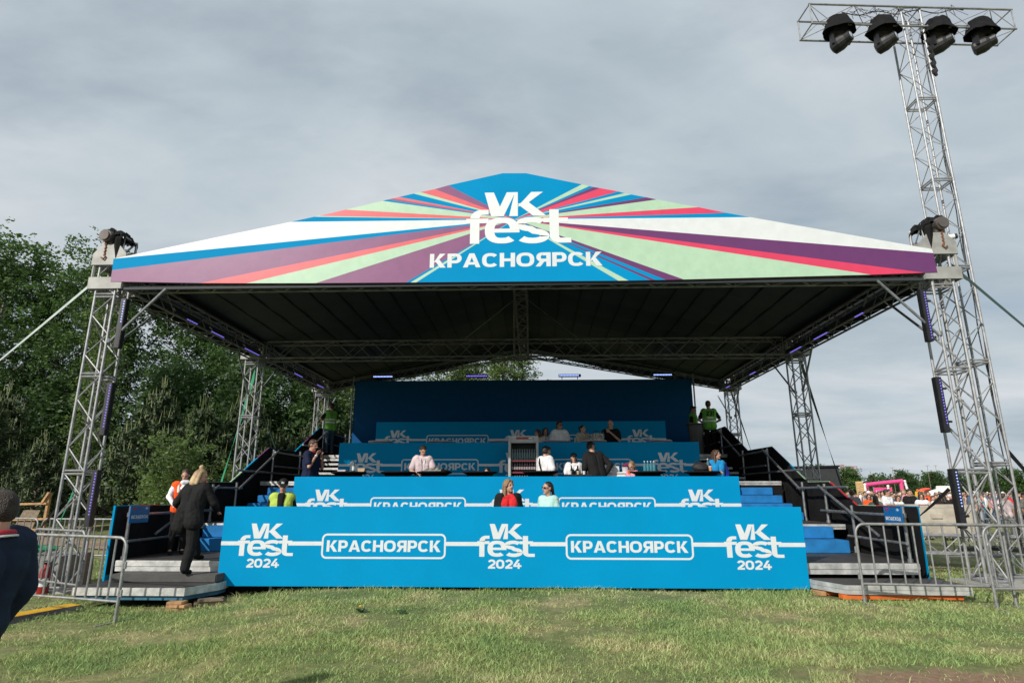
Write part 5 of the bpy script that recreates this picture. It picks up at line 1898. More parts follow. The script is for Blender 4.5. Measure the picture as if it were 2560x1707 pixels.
person('woman with a dark bun and cream shirt holding her hand to her face', (1.45, 17.8, 1.8), 30, 1.64, dict(elR=(-.22, -.20, 1.14), wrR=(-.07, -.26, 1.36), wrL=(.14, -.3, 1.1)), top=C_CREAM, bottom=C_JEANS, hair='backbun', hmat=HAIRB, head=(15, 0, 0), wide=.02, vox=.012)
person('bald man in a black shirt with his hand at his mouth', (2.27, 17.75, 1.8), -18, 1.78, dict(elL=(.24, -.16, 1.15), wrL=(.03, -.26, 1.38), elR=(-.27, -.08, 1.14), wrR=(-.22, -.34, 1.22)), top=C_BLACK, bottom=C_BLACK, hair='bald', hmat=HAIRB, head=(-10, 12, 0), w=1.12, wide=.012, vox=.012)
t = thing('water_bottle', 'pale blue bottle on the white table before the bald man', 'bottle', (1.98, 17.2, 2.953))
MB().lathe([(.03, 0), (.034, .01), (.034, .15), (.012, .2), (.012, .23)], (0, 0, 0), 12).build('body', water, t, smooth=True)
MB().lathe([(.016, .23), (.016, .26), (0.001, .26)], (0, 0, 0), 10).build('cap', BLACKP, t)
# guards
person('guard in a green vest and jeans leaning at the left stair top, seen from behind', (-6.72, 19.75, 2.7), 235, 1.72, dict(elL=(.30, -.12, 1.18), wrL=(.12, -.28, 1.22), elR=(-.28, -.14, 1.18), wrR=(-.1, -.3, 1.2)), top=C_BLACK, bottom=C_JEANS, hair='crop', hmat=HAIRB, head=(0, 12, 0), vest=C_GREENV, vox=.012)
t, P, hp = person('guard in a numbered green vest seen from behind at the right stair top', (5.93, 20.45, 2.7), 178, 1.84, dict(elL=(.30, .0, 1.14), wrL=(.16, -.2, 1.08), elR=(-.32, -.0, 1.14), wrR=(-.2, -.2, 1.06)), top=C_BLACK, bottom=C_BLACK, hair='crop', hmat=HAIRM, head=(0, 8, 0), vest=C_GREENV, vox=.012, w=1.08, skin=SKIND)
m = MB()
fc = Face(P['chest'] + V((.13, .172, -.06)), (-1, 0, 0), (0, 0, 1))
fc.word(m, '231', 0, .26, .02, .17, .12)
extra(t, m, 'vest_number', C_BLACK)
person('second guard in a green vest bowing his head behind the grey table', (5.52, 20.9, 2.7), 60, 1.72, dict(wrL=(.12, -.3, 1.1), wrR=(-.12, -.3, 1.1)), top=C_BLACK, bottom=C_BLACK, hair='crop', hmat=HAIRB, head=(0, 20, 0), vest=C_GREENV, vox=.013, skin=SKIND)
# nearer members of the crowd on the right
CR = [(11.35, 22.5, 170, 1.78, C_GREY, 'crop', HAIRM, 'man in a dark grey shirt seen from behind, next to the striped column'),
      (12.30, 22.8, 150, 1.60, C_CREAM, 'long', HAIRM, 'long brown-haired woman with a cream bag, seen from behind'),
      (12.95, 23.2, 30, 1.80, C_WHITE, 'short', HAIRB, 'tall man in a white shirt in front of the pink frame'),
      (13.55, 23.6, 10, 1.58, C_WHITE, 'bob', HAIRM, 'girl in a white long-sleeved top left of the concrete block'),
      (14.55, 23.8, -20, 1.66, C_WHITE, 'long', HAIRM, 'long-haired girl in a white shirt above the concrete block'),
      (15.05, 23.4, 170, 1.68, C_BROWN, 'long', HAIRB, 'dark-haired woman in dark brown seen from behind by the concrete block'),
      (14.95, 25.2, 0, 1.82, C_BLACK, 'crop', HAIRB, 'dark-shirted man standing behind the long-haired girl'),
      (13.35, 25.2, 0, 1.62, C_ORANGE, 'bob', HAIRM, 'person in orange-red between the white-shirted man and girl'),
      (17.4, 23.6, 165, 1.66, C_PALEPINK, 'short', HAIRM, 'person in pale pink seen from behind, left of the right tower'),
      (18.3, 23.8, 30, 1.68, cloth('checker', (.18, .17, .15)), 'short', HAIRB, 'man in a dark patterned shirt left of the right tower'),
      (19.9, 22.6, 10, 1.72, cloth('maroon', (.10, .015, .025)), 'short', HAIRB, 'person in maroon behind the right tower'),
      (20.6, 22.0, 10, 1.74, C_CREAM, 'bob', HAIRL, 'person in cream behind the right tower'),
      (10.7, 24.5, 60, 1.66, C_MINT, 'short', HAIRL, 'person in mint at the foot of the railing, left end of the crowd'),
      (11.0, 23.4, 20, 1.55, C_WHITE, 'bob', HAIRM, 'short person in white just left of the dark grey-shirted man'),
      (22.5, 22.5, -60, 1.74, C_WHITE, 'short', HAIRM, 'person in white walking right of the light mast'),
      (23.3, 23.5, 60, 1.68, cloth('teal', (.02, .22, .30)), 'long', HAIRB, 'person in teal right of the light mast'),
      (24.2, 22.3, -30, 1.66, cloth('sage', (.33, .42, .22)), 'short', HAIRM, 'person in sage green at the right edge of the frame'),
      (21.6, 24.5, 20, 1.70, C_ORANGE, 'short', HAIRB, 'person in orange just left of the light mast')]
for i, (x, y, r_, h, tp, hr, hm, lab) in enumerate(CR):
    person(lab, (x, y, gz(x, y)), r_, h, dict(wrL=(.14, -.25, 1.05), elL=(.26, -.02, 1.14)) if i % 2 else {}, top=tp, sleeve='long' if i in (3, 5) else 'short', bottom=(C_JEANS, C_BLACK, C_GREY)[i % 3], hair=hr, hmat=hm, head=(rnd.uniform(-30, 30), 8, 0), vox=.017, wide=.012, group='people standing behind the concrete blocks')
# people sitting at the edge of the wood
for i, (x, y, r_, tp, lab) in enumerate(((-23.4, 32, 160, C_BLACK, 'person in black sitting under the trees left of the tower'), (-22.6, 31.8, 200, C_GREY, 'person in grey sitting under the trees, close to the poplar trunk'),
                                           (-27.0, 30, 90, C_WHITE, 'person in white sitting behind the dark jacket at the edge of the wood'), (-19.8, 34, 180, C_BLACK, 'person in black and white standing far under the trees'))):
    person(lab, (x, y, gz(x, y) + .0), r_, 1.7, {}, top=tp, bottom=C_BLACK, hair='bob', hmat=HAIRB, sit=(i < 3), vox=.022, group='people under the trees')

for (x, y, w_, rz_, lab) in ((-23.0, 31.9, 1.9, 0, 'weathered wooden bench under the two people sitting in the wood'), (-27.0, 30.0, 1.3, 90, 'weathered wooden bench under the white-shirted person behind the dark jacket')):
    t = thing('wooden_bench', lab, 'bench', (x, y, gz(x, y)), R(rz_), 'benches at the edge of the wood')
    MB().box((-w_ / 2, -.2, .40), (w_ / 2, .2, .45), bev=.01).build('seat', WOODD, t)
    for sx_ in (-1, 1):
        MB().box((sx_ * w_ * .38 - .05, -.16, -.1), (sx_ * w_ * .38 + .05, .16, .398), bev=.01).build('leg', WOODD, t)

# ------------------------------------------------------------------ ground
def ground_mat(name, blade=False):
    m = bpy.data.materials.new(name)
    m.use_nodes = True
    n, l = m.node_tree.nodes, m.node_tree.links
    b = n['Principled BSDF']
    b.inputs['Roughness'].default_value = .85
    b.inputs['Specular IOR Level'].default_value = .2
    g = N(n, 'ShaderNodeNewGeometry')
    mpn = N(n, 'ShaderNodeMapping')
    mpn.inputs['Scale'].default_value = (1, 1, 0)
    l.new(g.outputs['Position'], mpn.inputs[0])

    def noise(sc, det=4, ro=.55):
        t = N(n, 'ShaderNodeTexNoise')
        t.inputs['Scale'].default_value = sc
        t.inputs['Detail'].default_value = det
        t.inputs['Roughness'].default_value = ro
        l.new(mpn.outputs[0], t.inputs['Vector'])
        return t.outputs[0]
    big = noise(.85, 6, .66)
    if blade:
        c = ramp(n, l, big, [(.33, (.23, .35, .13)), (.50, (.35, .43, .17)), (.61, (.48, .49, .24)), (.72, (.68, .59, .36))])
        hs = N(n, 'ShaderNodeHueSaturation')
        v = math_node(n, l, 'MULTIPLY_ADD', g.outputs['Random Per Island'], 1.0)
        v.node.inputs[2].default_value = .5
        l.new(v, hs.inputs['Value'])
        hv = math_node(n, l, 'MULTIPLY_ADD', g.outputs['Random Per Island'], .05)
        hv.node.inputs[2].default_value = .47
        l.new(hv, hs.inputs['Hue'])
        l.new(c, hs.inputs['Color'])
        c = hs.outputs[0]
        l.new(c, b.inputs['Base Color'])
        tr = N(n, 'ShaderNodeBsdfTranslucent')
        l.new(c, tr.inputs[0])
        ms = N(n, 'ShaderNodeMixShader')
        ms.inputs[0].default_value = .35
        l.new(b.outputs[0], ms.inputs[1])
        l.new(tr.outputs[0], ms.inputs[2])
        l.new(ms.outputs[0], n['Material Output'].inputs[0])
        return m
    fine = noise(9, 6, .7)
    c = ramp(n, l, big, [(.34, (.13, .17, .06)), (.50, (.20, .22, .09)), (.61, (.33, .29, .15)), (.72, (.48, .39, .22))])
    f = ramp(n, l, fine, [(.3, (.55, .55, .55)), (.7, (1.15, 1.15, 1.1))])
    mu = N(n, 'ShaderNodeMix', data_type='RGBA', blend_type='MULTIPLY')
    mu.inputs[0].default_value = 1
    l.new(c, mu.inputs[6])
    l.new(f, mu.inputs[7])
    # bare earth: one worn patch and scattered small scuffs
    sp = N(n, 'ShaderNodeSeparateXYZ')
    l.new(g.outputs['Position'], sp.inputs[0])
    dx = math_node(n, l, 'DIVIDE', math_node(n, l, 'SUBTRACT', sp.outputs[0], 3.5), 1.2)
    dy = math_node(n, l, 'DIVIDE', math_node(n, l, 'SUBTRACT', sp.outputs[1], 5.58), .48)
    d2 = math_node(n, l, 'ADD', math_node(n, l, 'MULTIPLY', dx, dx), math_node(n, l, 'MULTIPLY', dy, dy))
    wob = noise(2.3, 6, .7)
    dd = math_node(n, l, 'ADD', d2, math_node(n, l, 'MULTIPLY', math_node(n, l, 'SUBTRACT', wob, .5), 3.6))
    mask = ramp(n, l, dd, [(.40, (1, 1, 1)), (1.0, (0, 0, 0))])
    earth = ramp(n, l, noise(14, 6, .7), [(.3, (.17, .105, .066)), (.7, (.33, .225, .15))])
    mi = N(n, 'ShaderNodeMix', data_type='RGBA')
    l.new(mask, mi.inputs[0])
    l.new(mu.outputs[2], mi.inputs[6])
    l.new(earth, mi.inputs[7])
    l.new(mi.outputs[2], b.inputs['Base Color'])
    bt = N(n, 'ShaderNodeBump')
    bt.inputs['Strength'].default_value = .7
    bt.inputs['Distance'].default_value = .03
    l.new(noise(30, 5, .7), bt.inputs['Height'])
    l.new(bt.outputs[0], b.inputs['Normal'])
    return m


GROUND = ground_mat("meadow_ground")
BLADE = ground_mat("grass_blade", True)
xs = sorted(set([-600, -300, -150, -90] + [round(-60 + i * 1.0, 3) for i in range(48)] + [round(-12 + i * .3, 3) for i in range(87)] + [round(14.1 + i * 1.5, 3) for i in range(32)] + [90, 150, 300, 600]))
ys = sorted(set([-60, -30, -10] + [round(-4 + i * .3, 3) for i in range(68)] + [round(16.4 + i * 1.2, 3) for i in range(50)] + [100, 150, 300, 600, 900]))
m = MB()
for y in ys:
    for x in xs:
        m.v.append((x, y, gz(x, y)))
nx = len(xs)
for i in range(len(ys) - 1):
    for j in range(nx - 1):
        m.f.append([i * nx + j, i * nx + j + 1, (i + 1) * nx + j + 1, (i + 1) * nx + j])
        m.m.append(0)
tag(m.build('ground', GROUND, smooth=True), kind='structure')

# beaten earth path along the wood
m = MB()
PATHM = mat("beaten_earth", (.27, .19, .125), .9, var=.3, vscale=1.5, bump=.3)
xs_ = np.linspace(-40, -7.5, 66)
for i, x in enumerate(xs_):
    yc = 19.5 + 1.1 * math.sin(x * .18) - .15 * (x + 8)
    for dy in (-.8, -.27, .27, .8):
        m.v.append((x, yc + dy * (1 + .2 * math.sin(x * 1.3 + dy)), gz(x, yc + dy) + .03))
for i in range(65):
    for j in range(3):
        m.f.append([i * 4 + j, i * 4 + j + 4, i * 4 + j + 5, i * 4 + j + 1])
        m.m.append(0)
tag(m.build('path', PATHM, smooth=True), kind='structure')


def quick_mesh(name, verts, quads, mats, mi=None, tri=False):
    k = 3 if tri else 4
    me = bpy.data.meshes.new(name)
    nf = len(quads)
    me.vertices.add(len(verts))
    me.vertices.foreach_set('co', np.asarray(verts, dtype=np.float32).ravel())
    me.loops.add(nf * k)
    me.loops.foreach_set('vertex_index', np.asarray(quads, dtype=np.int32).ravel())
    me.polygons.add(nf)
    me.polygons.foreach_set('loop_start', np.arange(0, nf * k, k, dtype=np.int32))
    for q in mats if isinstance(mats, (list, tuple)) else [mats]:
        me.materials.append(q)
    if mi is not None:
        me.polygons.foreach_set('material_index', np.asarray(mi, dtype=np.int32))
    me.update(calc_edges=True)
    o = bpy.data.objects.new(name, me)
    COL.objects.link(o)
    return o


rng = np.random.default_rng(5)


def vnoise(x, y, s, seed=0):
    """cheap value noise on arrays"""
    x, y = x * s + seed * 13.7, y * s + seed * 7.3
    xi, yi = np.floor(x).astype(int), np.floor(y).astype(int)
    fx, fy = x - xi, y - yi
    fx, fy = fx * fx * (3 - 2 * fx), fy * fy * (3 - 2 * fy)

    def h(a, b):
        v = np.sin(a * 127.1 + b * 311.7 + seed) * 43758.5453
        return v - np.floor(v)
    return (h(xi, yi) * (1 - fx) + h(xi + 1, yi) * fx) * (1 - fy) + (h(xi, yi + 1) * (1 - fx) + h(xi + 1, yi + 1) * fx) * fy


def gz_np(x, y):
    return np.array([gz(a, b) for a, b in zip(x, y)])


bx, by = [], []
for (x0, x1, y0, y1, dens) in ((-5.6, 5.6, 4.9, 7.2, 5200), (-7.5, 7.0, 7.2, 10.4, 3000), (-12, -5, 7, 16, 500), (5.5, 13, 8, 15, 560), (-24, -8, 14, 22, 60), (8, 26, 15, 24, 60)):
    k = int((x1 - x0) * (y1 - y0) * dens)
    bx.append(rng.uniform(x0, x1, k))
    by.append(rng.uniform(y0, y1, k))
bx, by = np.concatenate(bx), np.concatenate(by)
nz_ = vnoise(bx, by, 1.3, 1) * .6 + vnoise(bx, by, 4.5, 2) * .4
keep = rng.random(len(bx)) < np.clip((nz_ - .12) * 2.3, .10, 1)
dirt = ((bx - 3.5) / 1.25) ** 2 + ((by - 5.58) / .5) ** 2 + (vnoise(bx, by, 3.2, 3) - .5) * 1.6
keep &= (dirt > .95) | (rng.random(len(bx)) < .05)
for (x0, x1, y0, y1) in ((-6.9, -5.0, 9.5, 23), (4.35, 6.3, 9.55, 23), (-7.05, 6.2, 10.5, 23), (-9.45, -8.5, 11.0, 12.1)):
    keep &= ~((bx > x0) & (bx < x1) & (by > y0) & (by < y1))
bx, by, nz_ = bx[keep], by[keep], nz_[keep]
k = len(bx)
bzv = gz_np(bx, by)
far = np.clip((by - 5) / 8, 0, 1)
tall = (.015 + .046 * rng.random(k) ** 2.4) * (.30 + 1.40 * nz_)
edge = np.clip(1 - np.abs(by - 10.1) / .35, 0, 1) * ((bx > -5) & (bx < 4.4))
tall *= 1 + .9 * edge
ang = rng.uniform(0, 2 * np.pi, k)
lean_ = tall * rng.uniform(.3, 1.6, k)
wd = (.0019 + .0022 * rng.random(k)) * (1 + .9 * far)
ca, sa = np.cos(ang), np.sin(ang)
wa = rng.uniform(0, 2 * np.pi, k)
wx, wy = np.cos(wa) * wd, np.sin(wa) * wd
base = np.stack([bx, by, bzv - .006], 1)
mid = base + np.stack([ca * lean_ * .35, sa * lean_ * .35, tall * .62], 1)
tip = base + np.stack([ca * lean_, sa * lean_, tall], 1)
ww = np.stack([wx, wy, np.zeros(k)], 1)
verts = np.stack([base - ww, base + ww, mid + ww * .8, mid - ww * .8, tip], 1).reshape(-1, 3)
i5 = np.arange(k) * 5
tris = np.concatenate([np.stack([i5, i5 + 1, i5 + 2], 1), np.stack([i5, i5 + 2, i5 + 3], 1), np.stack([i5 + 3, i5 + 2, i5 + 4], 1)], 0)
tag(quick_mesh('grass', verts, tris, BLADE, tri=True), 'short patchy meadow grass with straw-coloured spots', 'grass', kind='stuff')
# a few broad-leaved weeds in the lawn
WEED = mat("weed_leaf", (.03, .075, .02), .6, island=.3)
for i, (x, y, n_, lab) in enumerate(((-2.25, 8.35, 16, 'dark broad-leaved weed in the lawn with a yellow flower'), (-1.72, 8.3, 12, 'dark broad-leaved weed just right of the yellow-flowered one'))):
    t = thing('weed', lab, 'plant', (x, y, gz(x, y)))
    m = MB()
    for j in range(n_):
        a = rnd.uniform(0, 6.28)
        L = rnd.uniform(.05, .10)
        u = V((math.cos(a), math.sin(a), 0))
        w_ = V((-u.y, u.x, 0)) * .022
        z = V((0, 0, 1))
        m.add([u * .01, u * L * .5 + w_ + z * .04, u * L + z * rnd.uniform(.01, .06), u * L * .5 - w_ + z * .04], [(0, 1, 2, 3)])
    m.build('leaf', WEED, t)
    if i == 0:
        MB().ell((-.01, -.02, .085), (.022, .022, .010), 10, 5).build('flower', YELLOW, t)

# ------------------------------------------------------------------ trees
BARK = mat("grey_bark", (.16, .135, .11), .9, var=.4, vscale=6, bump=.5)
BIRCH = mat("birch_bark", (.42, .38, .33), .85, var=.6, vscale=7, col2=(.07, .06, .05))
LEAF = mat("leaf_mid", (.082, .160, .038), .6, var=.3, vscale=.5, island=.38, trans=.45)
LEAFL = mat("leaf_light", (.140, .215, .056), .6, var=.3, vscale=.5, island=.38, trans=.45)
LEAFD = mat("leaf_dark", (.058, .116, .032), .6, var=.3, vscale=.5, island=.38, trans=.42)
NEEDLE = mat("pine_needle", (.048, .080, .030), .6, var=.3, vscale=.6, island=.4, trans=.15)
CANDLE = mat("pine_shoot", (.145, .175, .06), .6, var=.2, island=.3)


def leaf_cards(cent, rad, count, size, flat=.0, down=0.0):
    """count small bent leaf sprays scattered about the clump centres"""
    cent, rad = np.asarray(cent), np.asarray(rad)
    wgt = rad.reshape(-1) if rad.ndim == 1 else rad.mean(1)
    wgt = wgt ** 2 / (wgt ** 2).sum()
    idx = rng.choice(len(cent), count, p=wgt)
    d = rng.normal(size=(count, 3))
    d /= np.linalg.norm(d, axis=1, keepdims=True)
    rr = rng.random(count) ** .45
    r3 = rad[idx] if rad.ndim == 2 else rad[idx][:, None]
    c = cent[idx] + d * rr[:, None] * r3
    a = rng.normal(size=(count, 3))
    a[:, 2] = a[:, 2] * .6 - down
    a /= np.linalg.norm(a, axis=1, keepdims=True)
    b = np.cross(a, rng.normal(size=(count, 3)))
    b /= np.linalg.norm(b, axis=1, keepdims=True) + 1e-9
    s = size * rng.uniform(.55, 1.35, count)[:, None]
    p0, p1, p2, p3 = c - a * s * .5, c + b * s * .30, c + a * s * .55, c - b * s * .26
    p1 = p1 + np.cross(a, b) * s * .12
    return np.stack([p0, p1, p2, p3], 1).reshape(-1, 3), np.arange(count * 4).reshape(-1, 4)


def limbs(m, base, H, r0, n, spread, zlo=.3, lean=(0, 0), up=.5, seed=0):
    """tapered trunk with limbs; returns clump centres at and along the limbs"""
    rr = random.Random(seed)
    K = 9
    tr = []
    for k in range(K + 1):
        f = k / K
        tr.append(V((base[0] + lean[0] * f + .12 * math.sin(f * 5 + seed) * f, base[1] + lean[1] * f + .12 * math.cos(f * 4 + seed) * f, base[2] + H * f * .96)))
    m.path(tr, [r0 * (1 - .92 * k / K) + .012 for k in range(K + 1)], 8)
    cl_ = [(tr[-1], .5)]
    for i in range(n):
        f = zlo + (1 - zlo) * (i + rr.random() * .7) / n
        f = min(f, .97)
        k = f * K
        p = tr[int(k)].lerp(tr[min(K, int(k) + 1)], k - int(k))
        a = i * 2.4 + rr.uniform(-.4, .4)
        L = spread(f) * rr.uniform(.7, 1.15)
        d = V((math.cos(a), math.sin(a), up * rr.uniform(.6, 1.3)))
        q = p + d * L * .55 + V((0, 0, 0))
        e = p + d * L + V((0, 0, .12 * L))
        r = r0 * (1 - f) * .45 + .014
        m.path([p, q, e], [r, r * .6, .008], 5)
        cl_.append((e, L))
        cl_.append((p.lerp(e, .68), L))
        for s_ in (-1, 1):
            w_ = V((-d.y, d.x, .3)) * s_
            e2 = q + w_ * L * .42 + d * L * .25
            m.path([q, e2], [r * .45, .006], 4)
            cl_.append((e2, L))
    return cl_


def broadleaf(seed, H, r0, n, spread, zlo, bark, leaf, count, size, csz, up=.5, lean=(0, 0)):
    t = thing('leafy_tree', '', 'tree', (0, 0, 0))
    m = MB()
    c = limbs(m, (0, 0, -.3), H + .3, r0, n, spread, zlo, lean, up, seed)
    m.build('trunk', bark, t, smooth=True)
    rr = random.Random(seed + 9)
    cen, rad = [], []
    for p, L in c:                       # many small leaf clumps strung round each twig end
        for k in range(5):
            s_ = .30 + .22 * min(L, 2.4)
            cen.append((p.x + rr.gauss(0, s_), p.y + rr.gauss(0, s_), p.z + rr.gauss(0, s_ * 1.1)))
            a = csz * rr.uniform(.35, 1.0)
            rad.append((a, a, a * .8))
    v, q = leaf_cards(cen, rad, count, size)
    o = quick_mesh('crown', v, q, leaf)
    o.parent = t
    return t


def pine(seed, H, count):
    t = thing('young_pine', '', 'tree', (0, 0, 0))
    rr = random.Random(seed)
    m = MB()
    m.path([(0, 0, -.3), (0, 0, H * .5), (0, 0, H * .97)], [.10, .06, .015], 7)
    cen, rad, shoots = [], [], []
    W_ = max(3, int(H / .42))
    for k in range(W_):
        z = H * (.08 + .88 * k / W_)
        L = (1 - k / W_) ** .8 * H * .30 + .12
        for j in range(6):
            a = j * PI / 3 + k * .5 + rr.uniform(-.25, .25)
            l_ = L * rr.uniform(.75, 1.2)
            e = V((math.cos(a) * l_, math.sin(a) * l_, z + l_ * .42))
            m.path([(0, 0, z), (e.x * .5, e.y * .5, z + l_ * .12), tuple(e)], [.02, .013, .005], 4)
            for f in (.4, .65, .88, 1.0):
                cen.append((e.x * f, e.y * f, z + (e.z - z) * f ** 1.5))
                rad.append((.17 + .05 * l_) * rr.uniform(.8, 1.2))
            shoots.append(e)
    shoots += [V((0, 0, H))] * 2
    m.build('trunk', BARK, t, smooth=True)
    v, q = leaf_cards(cen, np.array(rad), count, .15, down=-.5)
    o = quick_mesh('crown', v, q, NEEDLE)
    o.parent = t
    s = MB()
    for e in shoots:
        for j in range(4):
            a = rr.uniform(0, 6.28)
            b0_ = e + V((rr.uniform(-.15, .15), rr.uniform(-.15, .15), rr.uniform(-.12, .08)))
            s.path([b0_, b0_ + V((math.cos(a) * .05, math.sin(a) * .05, rr.uniform(.18, .46)))], [.015, .004], 4)
    me = o.data
    base_n = len(me.vertices)
    o2 = s.build('crown', [CANDLE, CANDLE], None)
    bm = bmesh.new()
    bm.from_mesh(me)
    bm.from_mesh(o2.data)
    bm.faces.ensure_lookup_table()
    for i in range(len(q), len(bm.faces)):
        bm.faces[i].material_index = 1
    bm.to_mesh(me)
    bm.free()
    me.materials.append(CANDLE)
    bpy.data.objects.remove(o2)
    return t


PROTO = {}
PROTO['birch'] = broadleaf(3, 16, .19, 40, lambda f: 1.9 * (1 - abs(f - .55) * 1.1) + .35, .22, BIRCH, LEAF, 20000, .195, .60, up=1.0)
PROTO['birch2'] = broadleaf(8, 16, .17, 36, lambda f: 1.5 * (1 - f * .6) + .35, .18, BIRCH, LEAFD, 17000, .195, .58, up=1.2)
PROTO['light'] = broadleaf(14, 12, .16, 32, lambda f: 1.7 * (1 - abs(f - .5)) + .35, .12, BARK, LEAFL, 13000, .17, .55, up=.9)
PROTO['poplar'] = broadleaf(21, 15, .20, 40, lambda f: .55 * (1.1 - f * .6), .14, BIRCH, LEAFL, 11000, .15, .42, up=2.2, lean=(.8, 0))
PROTO['bush'] = broadleaf(30, 3.2, .05, 16, lambda f: .9 * (1.15 - f * .7), .06, BARK, LEAFL, 6500, .12, .36, up=.8)
PROTO['far'] = broadleaf(41, 6.0, .12, 26, lambda f: 1.9 * math.sqrt(max(.05, 1 - (1.6 * (f - .42)) ** 2)), .06, BARK, LEAF, 9000, .27, .70, up=.35)
PROTO['far2'] = broadleaf(47, 6.0, .12, 24, lambda f: 1.5 * (1.15 - f * .8), .05, BARK, LEAFD, 11000, .22, .62, up=.5)
PROTO['pine'] = pine(5, 5.0, 9000)
PROTO['pine2'] = pine(11, 4.4, 8000)
NAME = {'birch': 'birch_tree', 'birch2': 'birch_tree', 'light': 'leafy_tree', 'poplar': 'poplar_tree', 'bush': 'leafy_bush', 'pine': 'young_pine', 'pine2': 'young_pine', 'far': 'leafy_tree', 'far2': 'leafy_tree'}
firsts = set()


def plant(kind, x, y, h, label, group, rz=None, wide=1.0):
    base = {'birch': 16, 'birch2': 16, 'light': 12, 'poplar': 15, 'bush': 3.2, 'pine': 5.0, 'pine2': 4.4, 'far': 6.0, 'far2': 6.0}[kind]
    s = h / base
    sc = (s * wide, s * wide, s)
    rz = rnd.uniform(0, 6.28) if rz is None else rz
    if kind in firsts:
        o = dup(PROTO[kind], (x, y, gz(x, y)), rz, scale=sc)
    else:
        firsts.add(kind)
        o = PROTO[kind]
        o.location = (x, y, gz(x, y))
        o.rotation_euler = (0, 0, rz)
        o.scale = sc
    o.name = NAME[kind]
    tag(o, label, 'tree' if kind != 'bush' else 'bush', group)
    for c in o.children:
        c.name = c.name.split('.')[0]
    return o


GW = 'trees of the wood on the left'
TREES = [
    ('birch', -31.6, 33, 15.6, 'tallest broad birch near the left edge of the frame', 1.2), ('birch2', -29.6, 34.5, 13.6, 'broad birch left of the notch in the tree line', 1.0),
    ('birch', -26.4, 33.5, 14.8, 'birch whose top stands just left of the chain hoist', 1.05), ('birch2', -24.2, 32.5, 13.2, 'dark birch rising directly behind the left front tower', 1.15),
    ('birch2', -27.9, 37, 11.6, 'lower dark birch filling the notch in the tree line', 1.2),
    ('poplar', -19.6, 26.0, 12.6, 'pale green slim poplar with a leaning pale trunk left of the front tower', 1.0),
    ('birch', -21.6, 35, 13.2, 'birch seen just right of the front tower top', 1.2), ('birch2', -18.8, 35, 13.0, 'dark birch under the left eave beside the slanting brace', 1.3),
    ('birch', -16.4, 34, 12.4, 'birch left of the middle tower under the eave', 1.2), ('birch2', -13.6, 36, 12.6, 'dark birch right behind the middle tower on the wooded side', 1.3),
    ('light', -11.6, 34, 10.4, 'light green tree right of the middle tower', 1.2), ('light', -9.2, 33, 9.4, 'light green tree behind the left guard', 1.3),
    ('birch2', -35.2, 36, 15.6, 'birch partly cut off by the left edge of the frame', 1.2), 
    ('birch2', -15.5, 47, 13.5, 'far dark birch behind the middle tower', 1.4), ('birch2', -21.0, 44, 12.5, 'far dark birch between the front and middle towers', 1.3),
    ('far2', -29, 28.5, 6.6, 'low dense dark tree behind the man in the navy jacket', 1.0), ('far2', -18.6, 30, 7.0, 'low dense dark tree under the left eave', 1.0), ('far2', -14.6, 30, 7.0, 'low dense dark tree behind the green strap', 1.0),
    ('far2', -11.4, 31, 6.6, 'low dense dark tree left of the rear tower', 1.0), ('far2', -25.6, 32, 6.8, 'low dense dark tree behind the seated people', 1.1), ('far2', -33, 31, 7, 'low dense dark tree at the left edge', 1.1),
]
for kd, x, y, h, lab, wd_ in TREES:
    plant(kd, x, y, h, lab, GW, wide=wd_)
for i, (kd, x, y, h, lab) in enumerate((('pine', -23.0, 24.5, 5.6, 'young pine with pale candle shoots at the left edge'), ('pine2', -25.0, 27.5, 6.0, 'young pine half hidden behind the man in the navy jacket'), ('pine2', -19.2, 23.2, 3.6, 'small young pine left of the poplar trunk'),
                                        ('pine', -15.6, 24.5, 5.8, 'young pine right behind the left front tower'), ('pine2', -13.2, 23.5, 5.0, 'young pine with pale shoots left of the middle tower'), ('pine', -11.8, 24.5, 5.6, 'tallest young pine with pale shoots, left of the green strap'),
                                        ('pine', -9.6, 27.0, 5.4, 'young pine with pale shoots right of the middle tower'), ('pine2', -10.7, 25.5, 4.2, 'young pine behind the black railing left of the middle tower'), ('pine2', -17.4, 26, 4.6, 'young pine in shade between poplar and tower'))):
    plant(kd, x, y, h, lab, 'young pines at the edge of the wood')
plant('bush', -12.3, 20.5, 2.9, 'light green birch bush behind the orange-vested staff member', 'bushes')
plant('bush', -10.6, 21.5, 2.2, 'small light bush left of the black railing', 'bushes')
plant('bush', -13.8, 22.5, 2.0, 'low light bush behind the left front tower', 'bushes')
for i, (x, h, kd, lab) in enumerate(((-5.7, 9.4, 'light', 'light tree top above the left end of the back wall'), (-4.0, 10.2, 'poplar', 'poplar top left of the violet lamp bar'), (-2.7, 10.6, 'poplar', 'poplar top just above the violet lamp bar'), (-1.5, 11.4, 'poplar', 'poplar top left of the hanging centre post'), (.0, 11.2, 'poplar', 'poplar top right under the hanging centre post'), (-4.9, 9.8, 'poplar', 'thin poplar top at the left above the wall'))):
    plant(kd, x, 35, h, lab, 'trees behind the back wall', wide=1.3)

